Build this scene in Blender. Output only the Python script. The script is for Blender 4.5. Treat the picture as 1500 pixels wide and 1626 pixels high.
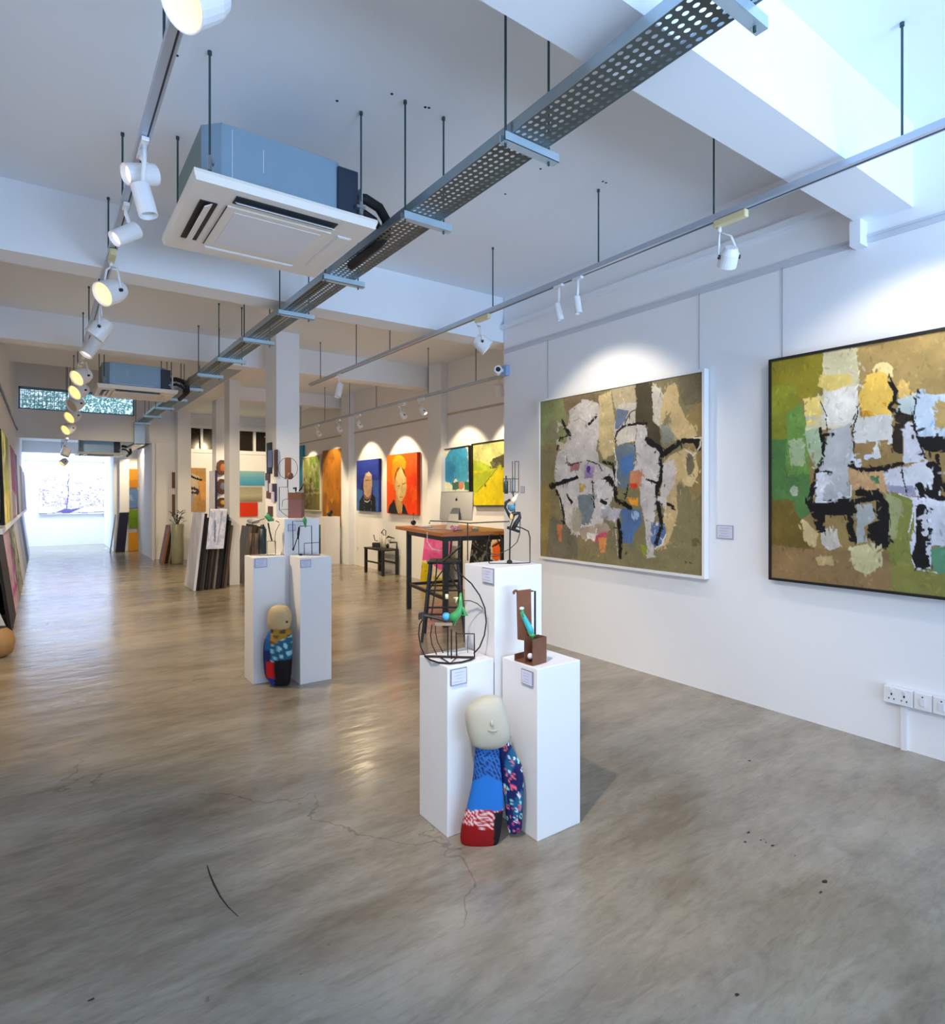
import bpy, math, random
import numpy as np
from mathutils import Vector, Matrix
for o in list(bpy.data.objects): bpy.data.objects.remove(o)
SC = bpy.context.scene; COL = SC.collection
# ------------------------------------------------------------------ camera
FPX = 955.0; H = 1.5; HOR = 785.0; YAW = math.radians(35.5)
s_, c_ = math.sin(YAW), math.cos(YAW)
cam = bpy.data.cameras.new('camera'); cam.sensor_fit = 'HORIZONTAL'; cam.sensor_width = 36
cam.lens = FPX / 1500 * 36; cam.shift_y = -(813 - HOR) / 1500; cam.clip_start = .05; cam.clip_end = 200
camo = bpy.data.objects.new('camera', cam); COL.objects.link(camo)
camo.location = (0, 0, H); camo.rotation_euler = (math.pi/2, 0, -YAW); SC.camera = camo
# ------------------------------------------------------------------ view, world, big lights
SC.view_settings.view_transform = 'Standard'; SC.view_settings.look = 'None'
SC.view_settings.gamma = 1; SC.view_settings.use_curve_mapping = False
SC.view_settings.exposure = 0.70
W = bpy.data.worlds.new('world'); SC.world = W; W.use_nodes = True
bg = W.node_tree.nodes['Background']; bg.inputs[0].default_value = (.62, .80, 1, 1); bg.inputs[1].default_value = 1.0
def area(name, loc, rot, sx, sy, power, col):
    L = bpy.data.lights.new(name, 'AREA'); L.shape = 'RECTANGLE'; L.size = sx; L.size_y = sy
    L.energy = power; L.color = col
    o = bpy.data.objects.new(name, L); COL.objects.link(o); o.location = loc; o.rotation_euler = rot
    o.visible_camera = True
    return o
area('storefront_daylight', (2.2, -2.85, 1.7), (math.radians(90), 0, 0), 3.6, 2.6, 26, (.55, .75, 1))
area('pavement_daylight', (2.2, -5.6, .05), (math.radians(135), 0, 0), 6, 2.8, 720, (.45, .67, 1))
area('skylight_daylight', (.55, 20.45, 3.55), (0, 0, 0), 1.9, 1.6, 105, (.62, .79, 1))
# ------------------------------------------------------------------ pixel helpers (measuring the photo)
def ray(px, py):
    l = (px-750)/FPX; z = (HOR-py)/FPX
    return Vector((s_+l*c_, c_-l*s_, z))
CAMP = Vector((0, 0, H))
def onX(px, py, X): d = ray(px, py); return CAMP + d*(X/d.x)
def onY(px, py, Y): d = ray(px, py); return CAMP + d*(Y/d.y)
def onZ(px, py, Z): d = ray(px, py); return CAMP + d*((Z-H)/d.z)
def atD(px, py, D): return CAMP + ray(px, py)*D
FW = Vector((s_, c_, 0)); RT = Vector((c_, -s_, 0)); UP = Vector((0, 0, 1))
# ------------------------------------------------------------------ materials
def lin(c):
    return tuple((x/255/12.92 if x/255 <= .04045 else ((x/255+.055)/1.055)**2.4) for x in c)
MC = {}
def mat(name, rgb, rough=.55, metal=0, noise=.05, scale=6, bump=0, emit=None, estr=0, spec=None, trans=0):
    if name in MC: return MC[name]
    m = bpy.data.materials.new(name); m.use_nodes = True; nt = m.node_tree; b = nt.nodes['Principled BSDF']
    L = lin(rgb); tc = nt.nodes.new('ShaderNodeTexCoord'); n = nt.nodes.new('ShaderNodeTexNoise')
    n.inputs['Scale'].default_value = scale; n.inputs['Detail'].default_value = 4
    nt.links.new(tc.outputs['Object'], n.inputs['Vector'])
    mx = nt.nodes.new('ShaderNodeMix'); mx.data_type = 'RGBA'
    mx.inputs['A'].default_value = (*[x*(1-noise) for x in L], 1); mx.inputs['B'].default_value = (*[min(1, x*(1+noise)) for x in L], 1)
    nt.links.new(n.outputs['Fac'], mx.inputs['Factor']); nt.links.new(mx.outputs['Result'], b.inputs['Base Color'])
    b.inputs['Roughness'].default_value = rough; b.inputs['Metallic'].default_value = metal
    if spec is not None: b.inputs['Specular IOR Level'].default_value = spec
    if trans: b.inputs['Transmission Weight'].default_value = trans
    if bump:
        bp = nt.nodes.new('ShaderNodeBump'); bp.inputs['Strength'].default_value = bump; bp.inputs['Distance'].default_value = .01
        nt.links.new(n.outputs['Fac'], bp.inputs['Height']); nt.links.new(bp.outputs['Normal'], b.inputs['Normal'])
    if emit:
        b.inputs['Emission Color'].default_value = (*lin(emit), 1); b.inputs['Emission Strength'].default_value = estr
    MC[name] = m; return m
WALL = mat('white_wall_paint', (239, 240, 243), .75, noise=.015, scale=3)
CEIL = mat('white_ceiling_paint', (234, 240, 247), .85, noise=.02, scale=1.5)
BEAMM = mat('white_beam_paint', (236, 240, 246), .75, noise=.015, scale=2)
PLINTH = mat('white_plinth_paint', (232, 230, 230), .5, noise=.012, scale=4)
WHITE = mat('white_plastic', (235, 235, 238), .35, noise=.01)
WHITEM = mat('white_lamp_enamel', (235, 236, 240), .35, noise=.01)
BEIGE = mat('yellowed_plastic', (222, 210, 165), .45, noise=.04)
BLACK = mat('black_paint', (20, 20, 22), .45, noise=.1)
BLACKW = mat('black_iron_wire', (48, 40, 38), .5, .6, noise=.1)
GALV = mat('galvanised_steel', (165, 178, 185), .32, .85, noise=.12, scale=14)
TRACK = mat('aluminium_track', (186, 196, 212), .35, .5, noise=.04)
TRACKD = mat('track_groove', (50, 56, 66), .5, .3)
BRK = mat('galvanised_strut', (190, 212, 226), .35, .5, noise=.08, scale=20)
ROD = mat('threaded_rod', (62, 88, 92), .5, .5, noise=.15, scale=40)
ACB = mat('aircon_sheet_metal', (140, 168, 190), .4, .3, noise=.06, scale=3)
ACS = mat('aircon_side_foam', (122, 142, 140), .6, .1, noise=.05, scale=3)
ACP = mat('aircon_panel_plastic', (232, 226, 218), .45, noise=.01)
ACG = mat('aircon_grille', (224, 226, 232), .5, noise=.02)
NAVYBOX = mat('dark_blue_cover', (38, 50, 68), .5, noise=.05)
FOAM = mat('black_foam_sleeve', (16, 18, 22), .7, noise=.2)
RUST = mat('rusted_steel', (124, 80, 58), .65, .35, noise=.28, scale=22, bump=.15)
STONE = mat('pale_stone', (188, 180, 160), .6, noise=.12, scale=9, bump=.2)
STONE2 = mat('tan_stone', (196, 168, 122), .55, noise=.14, scale=9, bump=.2)
WOOD = mat('orange_brown_wood', (186, 112, 46), .4, noise=.18, scale=8)
BROWN = mat('brown_wood', (112, 76, 50), .6, noise=.3, scale=12)
DKBR = mat('dark_brown_edge', (48, 38, 32), .6, noise=.3, scale=12)
GREY = mat('grey_canvas_edge', (105, 104, 100), .7, noise=.25, scale=14)
TAN = mat('tan_canvas_edge', (150, 132, 108), .7, noise=.2, scale=14)
ALU = mat('brushed_aluminium', (182, 182, 178), .35, .7, noise=.03)
CARD = mat('placard_card', (212, 212, 230), .5, noise=.02)
CARDE = mat('placard_edge', (140, 138, 150), .5)
CARDT = mat('placard_print', (180, 180, 200), .6)
GREEN = mat('glazed_green', (64, 150, 84), .3, noise=.25, scale=30)
TURQ = mat('glazed_turquoise', (60, 178, 178), .3, noise=.2, scale=30)
LEAF = mat('dark_green_leaf', (44, 62, 44), .5, noise=.3, scale=20)
def panemat():
    m = bpy.data.materials.new('window_glass'); m.use_nodes = True; nt = m.node_tree; b = nt.nodes['Principled BSDF']
    b.inputs['Roughness'].default_value = .02; b.inputs['Base Color'].default_value = (.9, .95, .95, 1)
    tr = nt.nodes.new('ShaderNodeBsdfTransparent'); ms = nt.nodes.new('ShaderNodeMixShader'); ms.inputs[0].default_value = .1
    nt.links.new(tr.outputs[0], ms.inputs[1]); nt.links.new(b.outputs[0], ms.inputs[2]); nt.links.new(ms.outputs[0], nt.nodes['Material Output'].inputs['Surface']); return m
GLASS = panemat()
PINK = mat('pink_paper', (222, 150, 178), .6)
def emis(name, rgb, st):
    m = bpy.data.materials.new(name); m.use_nodes = True; nt = m.node_tree; b = nt.nodes['Principled BSDF']
    b.inputs['Base Color'].default_value = (.8, .8, .75, 1)
    b.inputs['Emission Color'].default_value = (*lin(rgb), 1); b.inputs['Emission Strength'].default_value = st
    return m
LIT = emis('warm_led_lens', (255, 204, 96), 1.0)
LITW = emis('pale_led_lens', (255, 226, 214), .6)
UNLIT = mat('lamp_reflector', (205, 200, 190), .3, .3)
def paintmat():
    m = bpy.data.materials.new('painted_canvas'); m.use_nodes = True; nt = m.node_tree; b = nt.nodes['Principled BSDF']
    a = nt.nodes.new('ShaderNodeVertexColor'); a.layer_name = 'Col'
    n = nt.nodes.new('ShaderNodeTexNoise'); n.inputs['Scale'].default_value = 60; n.inputs['Detail'].default_value = 3
    bp = nt.nodes.new('ShaderNodeBump'); bp.inputs['Strength'].default_value = .15; bp.inputs['Distance'].default_value = .004
    nt.links.new(n.outputs['Fac'], bp.inputs['Height']); nt.links.new(bp.outputs['Normal'], b.inputs['Normal'])
    nt.links.new(a.outputs['Color'], b.inputs['Base Color']); b.inputs['Roughness'].default_value = .6
    b.inputs['Specular IOR Level'].default_value = .3
    return m
CANV = paintmat()
def floormat():
    m = bpy.data.materials.new('polished_concrete'); m.use_nodes = True; nt = m.node_tree; b = nt.nodes['Principled BSDF']
    N = nt.nodes.new; K = nt.links.new
    tc = N('ShaderNodeTexCoord'); mp = N('ShaderNodeMapping'); K(tc.outputs['Object'], mp.inputs['Vector'])
    mp.inputs['Rotation'].default_value = (0, 0, math.radians(-30)); mp.inputs['Scale'].default_value = (.55, 1.5, 1)
    def noise(sc, det, dist, vec=mp):
        n = N('ShaderNodeTexNoise'); n.inputs['Scale'].default_value = sc; n.inputs['Detail'].default_value = det
        n.inputs['Roughness'].default_value = .7; n.inputs['Distortion'].default_value = dist
        K(vec.outputs['Object'] if vec is tc else vec.outputs[0], n.inputs['Vector']); return n
    n1 = noise(1.0, 6, .8); n2 = noise(3.0, 15, .35); n3 = noise(30, 10, .3)
    r1 = N('ShaderNodeValToRGB'); K(n1.outputs['Fac'], r1.inputs['Fac'])
    e = r1.color_ramp.elements; e[0].position = .32; e[0].color = (*lin((144, 130, 110)), 1); e[1].position = .68; e[1].color = (*lin((170, 162, 147)), 1)
    r2 = N('ShaderNodeValToRGB'); K(n2.outputs['Fac'], r2.inputs['Fac'])
    e = r2.color_ramp.elements; e[0].position = .36; e[0].color = (.56, .54, .51, 1); e[1].position = .60; e[1].color = (1.0, 1.0, 1.0, 1)
    r3 = N('ShaderNodeValToRGB'); K(n3.outputs['Fac'], r3.inputs['Fac'])
    e = r3.color_ramp.elements; e[0].position = .3; e[0].color = (.84, .84, .84, 1); e[1].position = .6; e[1].color = (1, 1, 1, 1)
    def mul(a, b_, f=1):
        x = N('ShaderNodeMix'); x.data_type = 'RGBA'; x.blend_type = 'MULTIPLY'; x.inputs['Factor'].default_value = f
        K(a, x.inputs['A']); K(b_, x.inputs['B']); return x.outputs['Result']
    c = mul(r1.outputs['Color'], r2.outputs['Color'], .75); c = mul(c, r3.outputs['Color'], .8)
    mq = N('ShaderNodeMapping'); K(tc.outputs['Object'], mq.inputs['Vector']); mq.inputs['Rotation'].default_value = (0, 0, math.radians(-38)); mq.inputs['Scale'].default_value = (.8, 4.5, 1)
    n4 = noise(5.5, 9, 1.1, mq); r4 = N('ShaderNodeValToRGB'); K(n4.outputs['Fac'], r4.inputs['Fac'])
    e = r4.color_ramp.elements; e[0].position = .36; e[0].color = (.66, .62, .58, 1); e[1].position = .5; e[1].color = (1, 1, 1, 1)
    c = mul(c, r4.outputs['Color'], .4)
    n5 = noise(9, 4, 0, tc); n5.inputs['Scale'].default_value = 16; r5 = N('ShaderNodeValToRGB'); K(n5.outputs['Fac'], r5.inputs['Fac'])
    e = r5.color_ramp.elements; e[0].position = .24; e[0].color = (.4, .36, .32, 1); e[1].position = .30; e[1].color = (1, 1, 1, 1)
    c = mul(c, r5.outputs['Color'], .6)
    # thin hairline cracks
    vo = N('ShaderNodeTexVoronoi'); vo.feature = 'DISTANCE_TO_EDGE'; vo.inputs['Scale'].default_value = .42
    nd = N('ShaderNodeTexNoise'); nd.inputs['Scale'].default_value = 2.2; nd.inputs['Detail'].default_value = 5
    K(tc.outputs['Object'], nd.inputs['Vector'])
    ad = N('ShaderNodeVectorMath'); ad.operation = 'MULTIPLY_ADD'; ad.inputs[1].default_value = (.9, .9, 0)
    K(nd.outputs['Color'], ad.inputs[0]); K(tc.outputs['Object'], ad.inputs[2]); K(ad.outputs[0], vo.inputs['Vector'])
    rc = N('ShaderNodeValToRGB'); K(vo.outputs['Distance'], rc.inputs['Fac'])
    e = rc.color_ramp.elements; e[0].position = .0; e[0].color = (.62, .6, .57, 1); e[1].position = .0025; e[1].color = (1, 1, 1, 1)
    ng = N('ShaderNodeTexNoise'); ng.inputs['Scale'].default_value = .8; K(tc.outputs['Object'], ng.inputs['Vector'])
    rg = N('ShaderNodeValToRGB'); K(ng.outputs['Fac'], rg.inputs['Fac']); rg.color_ramp.elements[0].position = .5; rg.color_ramp.elements[1].position = .56
    x = N('ShaderNodeMix'); x.data_type = 'RGBA'; x.blend_type = 'MULTIPLY'; K(rg.outputs['Color'], x.inputs['Factor']); K(c, x.inputs['A']); K(rc.outputs['Color'], x.inputs['B'])
    K(x.outputs['Result'], b.inputs['Base Color'])
    rr = N('ShaderNodeMapRange'); K(n2.outputs['Fac'], rr.inputs['Value']); rr.inputs['To Min'].default_value = .13; rr.inputs['To Max'].default_value = .32
    K(rr.outputs['Result'], b.inputs['Roughness']); b.inputs['Specular IOR Level'].default_value = .8
    # gentle trowel waves
    w = N('ShaderNodeTexNoise'); w.inputs['Scale'].default_value = 7; w.inputs['Detail'].default_value = 3; K(mp.outputs[0], w.inputs['Vector'])
    bp = N('ShaderNodeBump'); bp.inputs['Strength'].default_value = .28; bp.inputs['Distance'].default_value = .012
    K(w.outputs['Fac'], bp.inputs['Height']); K(bp.outputs['Normal'], b.inputs['Normal'])
    return m
FLOOR = floormat()
def perfmat():
    m = bpy.data.materials.new('perforated_steel'); m.use_nodes = True; nt = m.node_tree; b = nt.nodes['Principled BSDF']
    b.inputs['Base Color'].default_value = (*lin((92, 104, 104)), 1); b.inputs['Metallic'].default_value = .6; b.inputs['Roughness'].default_value = .4
    N = nt.nodes.new; K = nt.links.new
    tc = N('ShaderNodeTexCoord'); sp = N('ShaderNodeSeparateXYZ'); K(tc.outputs['Object'], sp.inputs[0])
    def mth(op, a, b_=None, c=None):
        n = N('ShaderNodeMath'); n.operation = op
        for i, q in enumerate((a, b_, c)):
            if q is None: continue
            if isinstance(q, (int, float)): n.inputs[i].default_value = q
            else: K(q, n.inputs[i])
        return n.outputs[0]
    P = .0333; PY = .04
    ry = mth('DIVIDE', sp.outputs['Y'], PY); row = mth('FLOOR', ry)
    off = mth('MULTIPLY', mth('MODULO', mth('ABSOLUTE', row), 2), .0)
    fx = mth('SUBTRACT', mth('FRACT', mth('ADD', mth('DIVIDE', sp.outputs['X'], P), off)), .5)
    fy = mth('SUBTRACT', mth('FRACT', ry), .5)
    d = mth('SQRT', mth('ADD', mth('POWER', mth('MULTIPLY', fx, P/.0333), 2), mth('POWER', mth('MULTIPLY', fy, PY/.0333*.75), 2)))
    hole = mth('LESS_THAN', d, .27)
    tr = N('ShaderNodeBsdfTransparent'); ms = N('ShaderNodeMixShader')
    K(hole, ms.inputs[0]); K(b.outputs[0], ms.inputs[1]); K(tr.outputs[0], ms.inputs[2])
    K(ms.outputs[0], nt.nodes['Material Output'].inputs['Surface']); return m
PERF = perfmat()
# ------------------------------------------------------------------ object helpers
def wm(o):
    M = Matrix.Identity(4)
    while o: M = o.matrix_basis @ M; o = o.parent
    return M
def tag(o, label=None, cat=None, group=None, kind=None):
    if label: o['label'] = label
    if cat: o['category'] = cat
    if group: o['group'] = group
    if kind: o['kind'] = kind
    return o
def thing(name, label, cat, loc, group=None):
    o = bpy.data.objects.new(name, None); COL.objects.link(o); o.location = loc; o.empty_display_size = .1
    return tag(o, label, cat, group)
class MB:
    def __init__(s): s.v = []; s.f = []; s.mi = []; s.cur = 0
    def add(s, V, F):
        b = len(s.v); s.v += [tuple(p) for p in V]; s.f += [tuple(b+i for i in f) for f in F]; s.mi += [s.cur]*len(F); return s
    def obb(s, c, a, b, d):
        c, a, b, d = map(Vector, (c, a, b, d))
        V = [c+sa*a+sb*b+sd*d for sa in (-1, 1) for sb in (-1, 1) for sd in (-1, 1)]
        F = [(0, 1, 3, 2), (4, 6, 7, 5), (0, 4, 5, 1), (2, 3, 7, 6), (0, 2, 6, 4), (1, 5, 7, 3)]
        if a.cross(b).dot(d) < 0: F = [f[::-1] for f in F]
        return s.add(V, F)
    def box(s, x0, x1, y0, y1, z0, z1):
        return s.obb(((x0+x1)/2, (y0+y1)/2, (z0+z1)/2), (abs(x1-x0)/2, 0, 0), (0, abs(y1-y0)/2, 0), (0, 0, abs(z1-z0)/2))
    def tube(s, pts, r, n=8, closed=False):
        P = [Vector(p) for p in pts]; k = len(P); R = r if isinstance(r, (list, tuple)) else [r]*k
        V = []; prev = None
        for i, p in enumerate(P):
            t = (P[(i+1) % k]-P[i-1]) if closed else (P[min(i+1, k-1)]-P[max(i-1, 0)])
            t = t.normalized() if t.length > 1e-9 else Vector((0, 0, 1))
            if prev is None:
                u = t.cross(UP) if abs(t.z) < .9 else t.cross(Vector((1, 0, 0)))
            else: u = prev - t*prev.dot(t)
            u.normalize(); w = t.cross(u); prev = u
            V += [p + (u*math.cos(a)+w*math.sin(a))*R[i] for a in [2*math.pi*j/n for j in range(n)]]
        F = []
        for i in range(k if closed else k-1):
            j2 = (i+1) % k
            for j in range(n): F.append((i*n+j, i*n+(j+1) % n, j2*n+(j+1) % n, j2*n+j))
        if not closed: F.append(tuple(range(n))[::-1]); F.append(tuple((k-1)*n+j for j in range(n)))
        return s.add(V, F)
    def cyl(s, a, b, r, r2=None, n=14): return s.tube([a, b], [r, r if r2 is None else r2], n)
    def ell(s, c, r, n=12, m=8):
        c = Vector(c); r = r if isinstance(r, (tuple, list)) else (r, r, r)
        V = [c+Vector((0, 0, r[2]))]
        for i in range(1, m):
            p = math.pi*i/m
            V += [c+Vector((r[0]*math.sin(p)*math.cos(a), r[1]*math.sin(p)*math.sin(a), r[2]*math.cos(p))) for a in [2*math.pi*j/n for j in range(n)]]
        V.append(c-Vector((0, 0, r[2]))); F = [(0, 1+j, 1+(j+1) % n) for j in range(n)]
        for i in range(m-2):
            for j in range(n): F.append((1+i*n+j, 1+(i+1)*n+j, 1+(i+1)*n+(j+1) % n, 1+i*n+(j+1) % n))
        L = len(V)-1; b = 1+(m-2)*n; F += [(L, b+(j+1) % n, b+j) for j in range(n)]
        return s.add(V, F)
    def prism(s, pts, z0, z1):
        n = len(pts); V = [(x, y, z0) for x, y in pts]+[(x, y, z1) for x, y in pts]
        F = [tuple(range(n))[::-1], tuple(range(n, 2*n))]+[(i, (i+1) % n, n+(i+1) % n, n+i) for i in range(n)]
        return s.add(V, F)
    def lathe(s, c, prof, n=20):
        c = Vector(c); V = []; k = len(prof)
        for r, z in prof: V += [c+Vector((r*math.cos(a), r*math.sin(a), z)) for a in [2*math.pi*j/n for j in range(n)]]
        F = [(i*n+j, i*n+(j+1) % n, (i+1)*n+(j+1) % n, (i+1)*n+j) for i in range(k-1) for j in range(n)]
        F += [tuple(range(n))[::-1], tuple((k-1)*n+j for j in range(n))]
        return s.add(V, F)
    def build(s, name, m, parent=None, smooth=False, bevel=0, mats=()):
        V = [Vector(p) for p in s.v]
        if parent is not None:
            I = wm(parent).inverted(); V = [I@p for p in V]; loc = Vector((0, 0, 0))
        else:
            lo = Vector([min(p[i] for p in V) for i in range(3)]); hi = Vector([max(p[i] for p in V) for i in range(3)])
            loc = Vector(((lo.x+hi.x)/2, (lo.y+hi.y)/2, lo.z)); V = [p-loc for p in V]
        me = bpy.data.meshes.new(name); me.from_pydata([tuple(p) for p in V], [], s.f)
        me.materials.append(m)
        for q in mats: me.materials.append(q)
        if mats: me.polygons.foreach_set('material_index', s.mi)
        if smooth: me.polygons.foreach_set('use_smooth', [True]*len(me.polygons))
        me.update(); o = bpy.data.objects.new(name, me); COL.objects.link(o); o.location = loc
        if parent is not None: o.parent = parent
        if bevel:
            b = o.modifiers.new('bevel', 'BEVEL'); b.width = bevel; b.segments = 2; b.limit_method = 'ANGLE'
        return o
def circle(c, R, u, v, n=32, a0=0, a1=360):
    c = Vector(c); u = Vector(u); v = Vector(v)
    return [c+u*R*math.cos(math.radians(a0+(a1-a0)*i/n))+v*R*math.sin(math.radians(a0+(a1-a0)*i/n)) for i in range(n if a1-a0 == 360 else n+1)]
def struct(name, mb, m, **k):
    o = mb.build(name, m, **k); o['kind'] = 'structure'; return o
# ------------------------------------------------------------------ painter (colour of the artworks only)
def vnoise(u, v, fr, seed):
    r = np.random.RandomState(seed); n = int(fr)+3; g = r.rand(n, n)
    x = np.clip(u, -.2, 1.2)*fr*.7+.2*fr; y = np.clip(v, -.2, 1.2)*fr*.7+.2*fr
    x = np.clip(x, 0, n-1.001); y = np.clip(y, 0, n-1.001)
    xi = x.astype(int); yi = y.astype(int); fx = x-xi; fy = y-yi; fx = fx*fx*(3-2*fx); fy = fy*fy*(3-2*fy)
    return (g[yi, xi]*(1-fx)+g[yi, xi+1]*fx)*(1-fy)+(g[yi+1, xi]*(1-fx)+g[yi+1, xi+1]*fx)*fy
def fbm(u, v, fr, seed, o=4):
    t = 0; a = 1; T = 0
    for i in range(o): t = t+a*vnoise(u, v, fr*2**i, seed+i); T += a; a *= .55
    return t/T-.5
def inpoly(u, v, pts):
    r = np.zeros(u.shape, bool); n = len(pts)
    for i in range(n):
        x1, y1 = pts[i]; x2, y2 = pts[(i+1) % n]
        if y1 == y2: continue
        c = ((y1 > v) != (y2 > v)) & (u < (x2-x1)*(v-y1)/(y2-y1)+x1); r ^= c
    return r
def paint(nu, nv, base, shapes, warp=.02, grain=.12, seed=1, wf=9, asp=1.0):
    v, u = np.mgrid[0:1:complex(0, nv), 0:1:complex(0, nu)]
    img = np.ones((nv, nu, 3))*np.array(base)/255
    wu = u+warp*fbm(u, v, wf, seed)*2; wv = v+warp*fbm(u, v, wf, seed+50)*2
    for k, sh in enumerate(shapes):
        t = sh[0]; col = np.array(sh[-1])/255
        if t == 'p': mk = inpoly(wu, wv, sh[1])
        elif t == 'e': _, (cx, cy), (rx, ry), _c = sh; mk = ((wu-cx)/rx)**2+((wv-cy)/ry)**2 < 1
        elif t == 's':
            pts, wd = sh[1], sh[2]; mk = np.zeros(u.shape, bool)
            for i in range(len(pts)-1):
                (x1, y1), (x2, y2) = pts[i], pts[i+1]; dx, dy = (x2-x1)*asp, y2-y1; L = dx*dx+dy*dy+1e-9
                q = np.clip(((wu-x1)*asp*dx+(wv-y1)*dy)/L, 0, 1)
                mk |= np.hypot((wu-x1)*asp-q*dx, wv-y1-q*dy) < wd*(.75+.7*fbm(u, v, 24, seed+k))
        elif t == 'g':   # vertical gradient between v0 and v1
            v0, v1, c2 = sh[1], sh[2], np.array(sh[3])/255
            a = np.clip((v-v0)/(v1-v0), 0, 1)[..., None]; m2 = (v >= v0) & (v <= v1)
            img = np.where(m2[..., None], col*(1-a)+c2*a if False else c2*(1-a)+col*a, img); continue
        elif t == 'd':   # dabs: noise-thresholded patches in a polygon
            mk = inpoly(wu, wv, sh[1]) & (fbm(u, v, sh[2], seed+k*7, 3) > sh[3])
        tone = 1+grain*1.6*fbm(u, v, 14, seed+k*3, 4)
        img = np.where(mk[..., None], col*tone[..., None], img)
    img = img*(1+grain*fbm(u, v, 30, seed+99, 3))[..., None]
    return np.clip(img, 0, 1)
def scumble(img, n, ln, wd, seed, off=.03, only=None):
    r = np.random.RandomState(seed); nv, nu, _ = img.shape; out = img.copy()
    for k in range(n):
        cy, cx = r.randint(nv), r.randint(nu); L_ = ln*r.uniform(.4, 1.3); w = wd*r.uniform(.5, 1.4); a = r.normal(math.pi/2, .7)
        sy = int(np.clip(cy+r.normal()*off*nv, 0, nv-1)); sx = int(np.clip(cx+r.normal()*off*nu, 0, nu-1))
        c = img[sy, sx]*(1+r.normal()*.07); q = int(L_)+2
        y0, y1, x0, x1 = max(cy-q, 0), min(cy+q, nv), max(cx-q, 0), min(cx+q, nu)
        yy, xx = np.mgrid[y0:y1, x0:x1]; dx = xx-cx; dy = yy-cy
        p = (dx*math.cos(a)+dy*math.sin(a))/L_; t = (-dx*math.sin(a)+dy*math.cos(a))/w
        m = np.clip(1.3*(1-p*p-t*t), 0, .85)[..., None]; out[y0:y1, x0:x1] = out[y0:y1, x0:x1]*(1-m)+c*m
    return np.clip(out, 0, 1)
def canvas(name, O, U, V, img, depth=.03, side=(230, 228, 222), parent=None):
    """stretched canvas: O top-left corner of the front, U to the right, V down; body goes behind"""
    O, U, V = Vector(O), Vector(U), Vector(V); N = U.cross(-V).normalized()
    nv, nu, _ = img.shape
    a = np.linspace(0, 1, nu); b = np.linspace(0, 1, nv); A, B = np.meshgrid(a, b)
    P = np.array(O)[None, None]+A[..., None]*np.array(U)+B[..., None]*np.array(V); P = P.reshape(-1, 3)
    idx = np.arange(nu*nv).reshape(nv, nu)
    F = np.stack([idx[:-1, :-1], idx[1:, :-1], idx[1:, 1:], idx[:-1, 1:]], -1).reshape(-1, 4).tolist()
    k = nu*nv; c4 = [O, O+U, O+U+V, O+V]
    Vx = P.tolist()+[list(p) for p in c4]+[list(p-N*depth) for p in c4]
    F += [(k, k+1, k+5, k+4), (k+1, k+2, k+6, k+5), (k+2, k+3, k+7, k+6), (k+3, k, k+4, k+7), (k+4, k+5, k+6, k+7)]
    m = MB(); m.add(Vx, F); o = m.build(name, CANV, parent)
    def L(x): return np.where(x <= .04045, x/12.92, ((x+.055)/1.055)**2.4)
    cols = np.ones((len(Vx), 4)); cols[:k, :3] = L(img.reshape(-1, 3)); cols[k:, :3] = L(np.array(side)/255)
    at = o.data.color_attributes.new('Col', 'FLOAT_COLOR', 'POINT'); at.data.foreach_set('color', cols.ravel())
    return o
def frame(name, O, U, V, w, d, m, parent, back=.03):
    O, U, V = Vector(O), Vector(U), Vector(V); N = U.cross(-V).normalized(); u = U.normalized(); v = V.normalized()
    b = MB(); dz = (d+back)/2; cz = (d-back)/2
    b.obb(O+U/2-v*w/2+N*cz, U/2+u*w, v*w/2, N*dz); b.obb(O+V+U/2+v*w/2+N*cz, U/2+u*w, v*w/2, N*dz)
    b.obb(O+V/2-u*w/2+N*cz, u*w/2, V/2, N*dz); b.obb(O+U+V/2+u*w/2+N*cz, u*w/2, V/2, N*dz)
    return b.build(name, m, parent)
def uvmap(O, U, V, sc=1, ox=0, oy=0):
    O, U, V = Vector(O), Vector(U), Vector(V); N = U.cross(V)
    def f(x, y):
        d = ray(x/sc+ox, y/sc+oy); t = (O-CAMP).dot(N)/d.dot(N); p = CAMP+d*t-O
        return (p.dot(U)/U.length_squared, p.dot(V)/V.length_squared)
    return f
def mapshapes(shapes, f, scale):
    out = []
    for sh in shapes:
        t = sh[0]
        if t == 'p': out.append(('p', [f(*q) for q in sh[1]], sh[2]))
        elif t == 'e':
            cx, cy = f(*sh[1]); ex = f(sh[1][0]+sh[2][0], sh[1][1])[0]-cx; ey = f(sh[1][0], sh[1][1]+sh[2][1])[1]-cy
            out.append(('e', (cx, cy), (abs(ex), abs(ey)), sh[3]))
        elif t == 's': out.append(('s', [f(*q) for q in sh[1]], sh[2]*scale, sh[3]))
        elif t == 'd': out.append(('d', [f(*q) for q in sh[1]], sh[2], sh[3], sh[4]))
    return out
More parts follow.
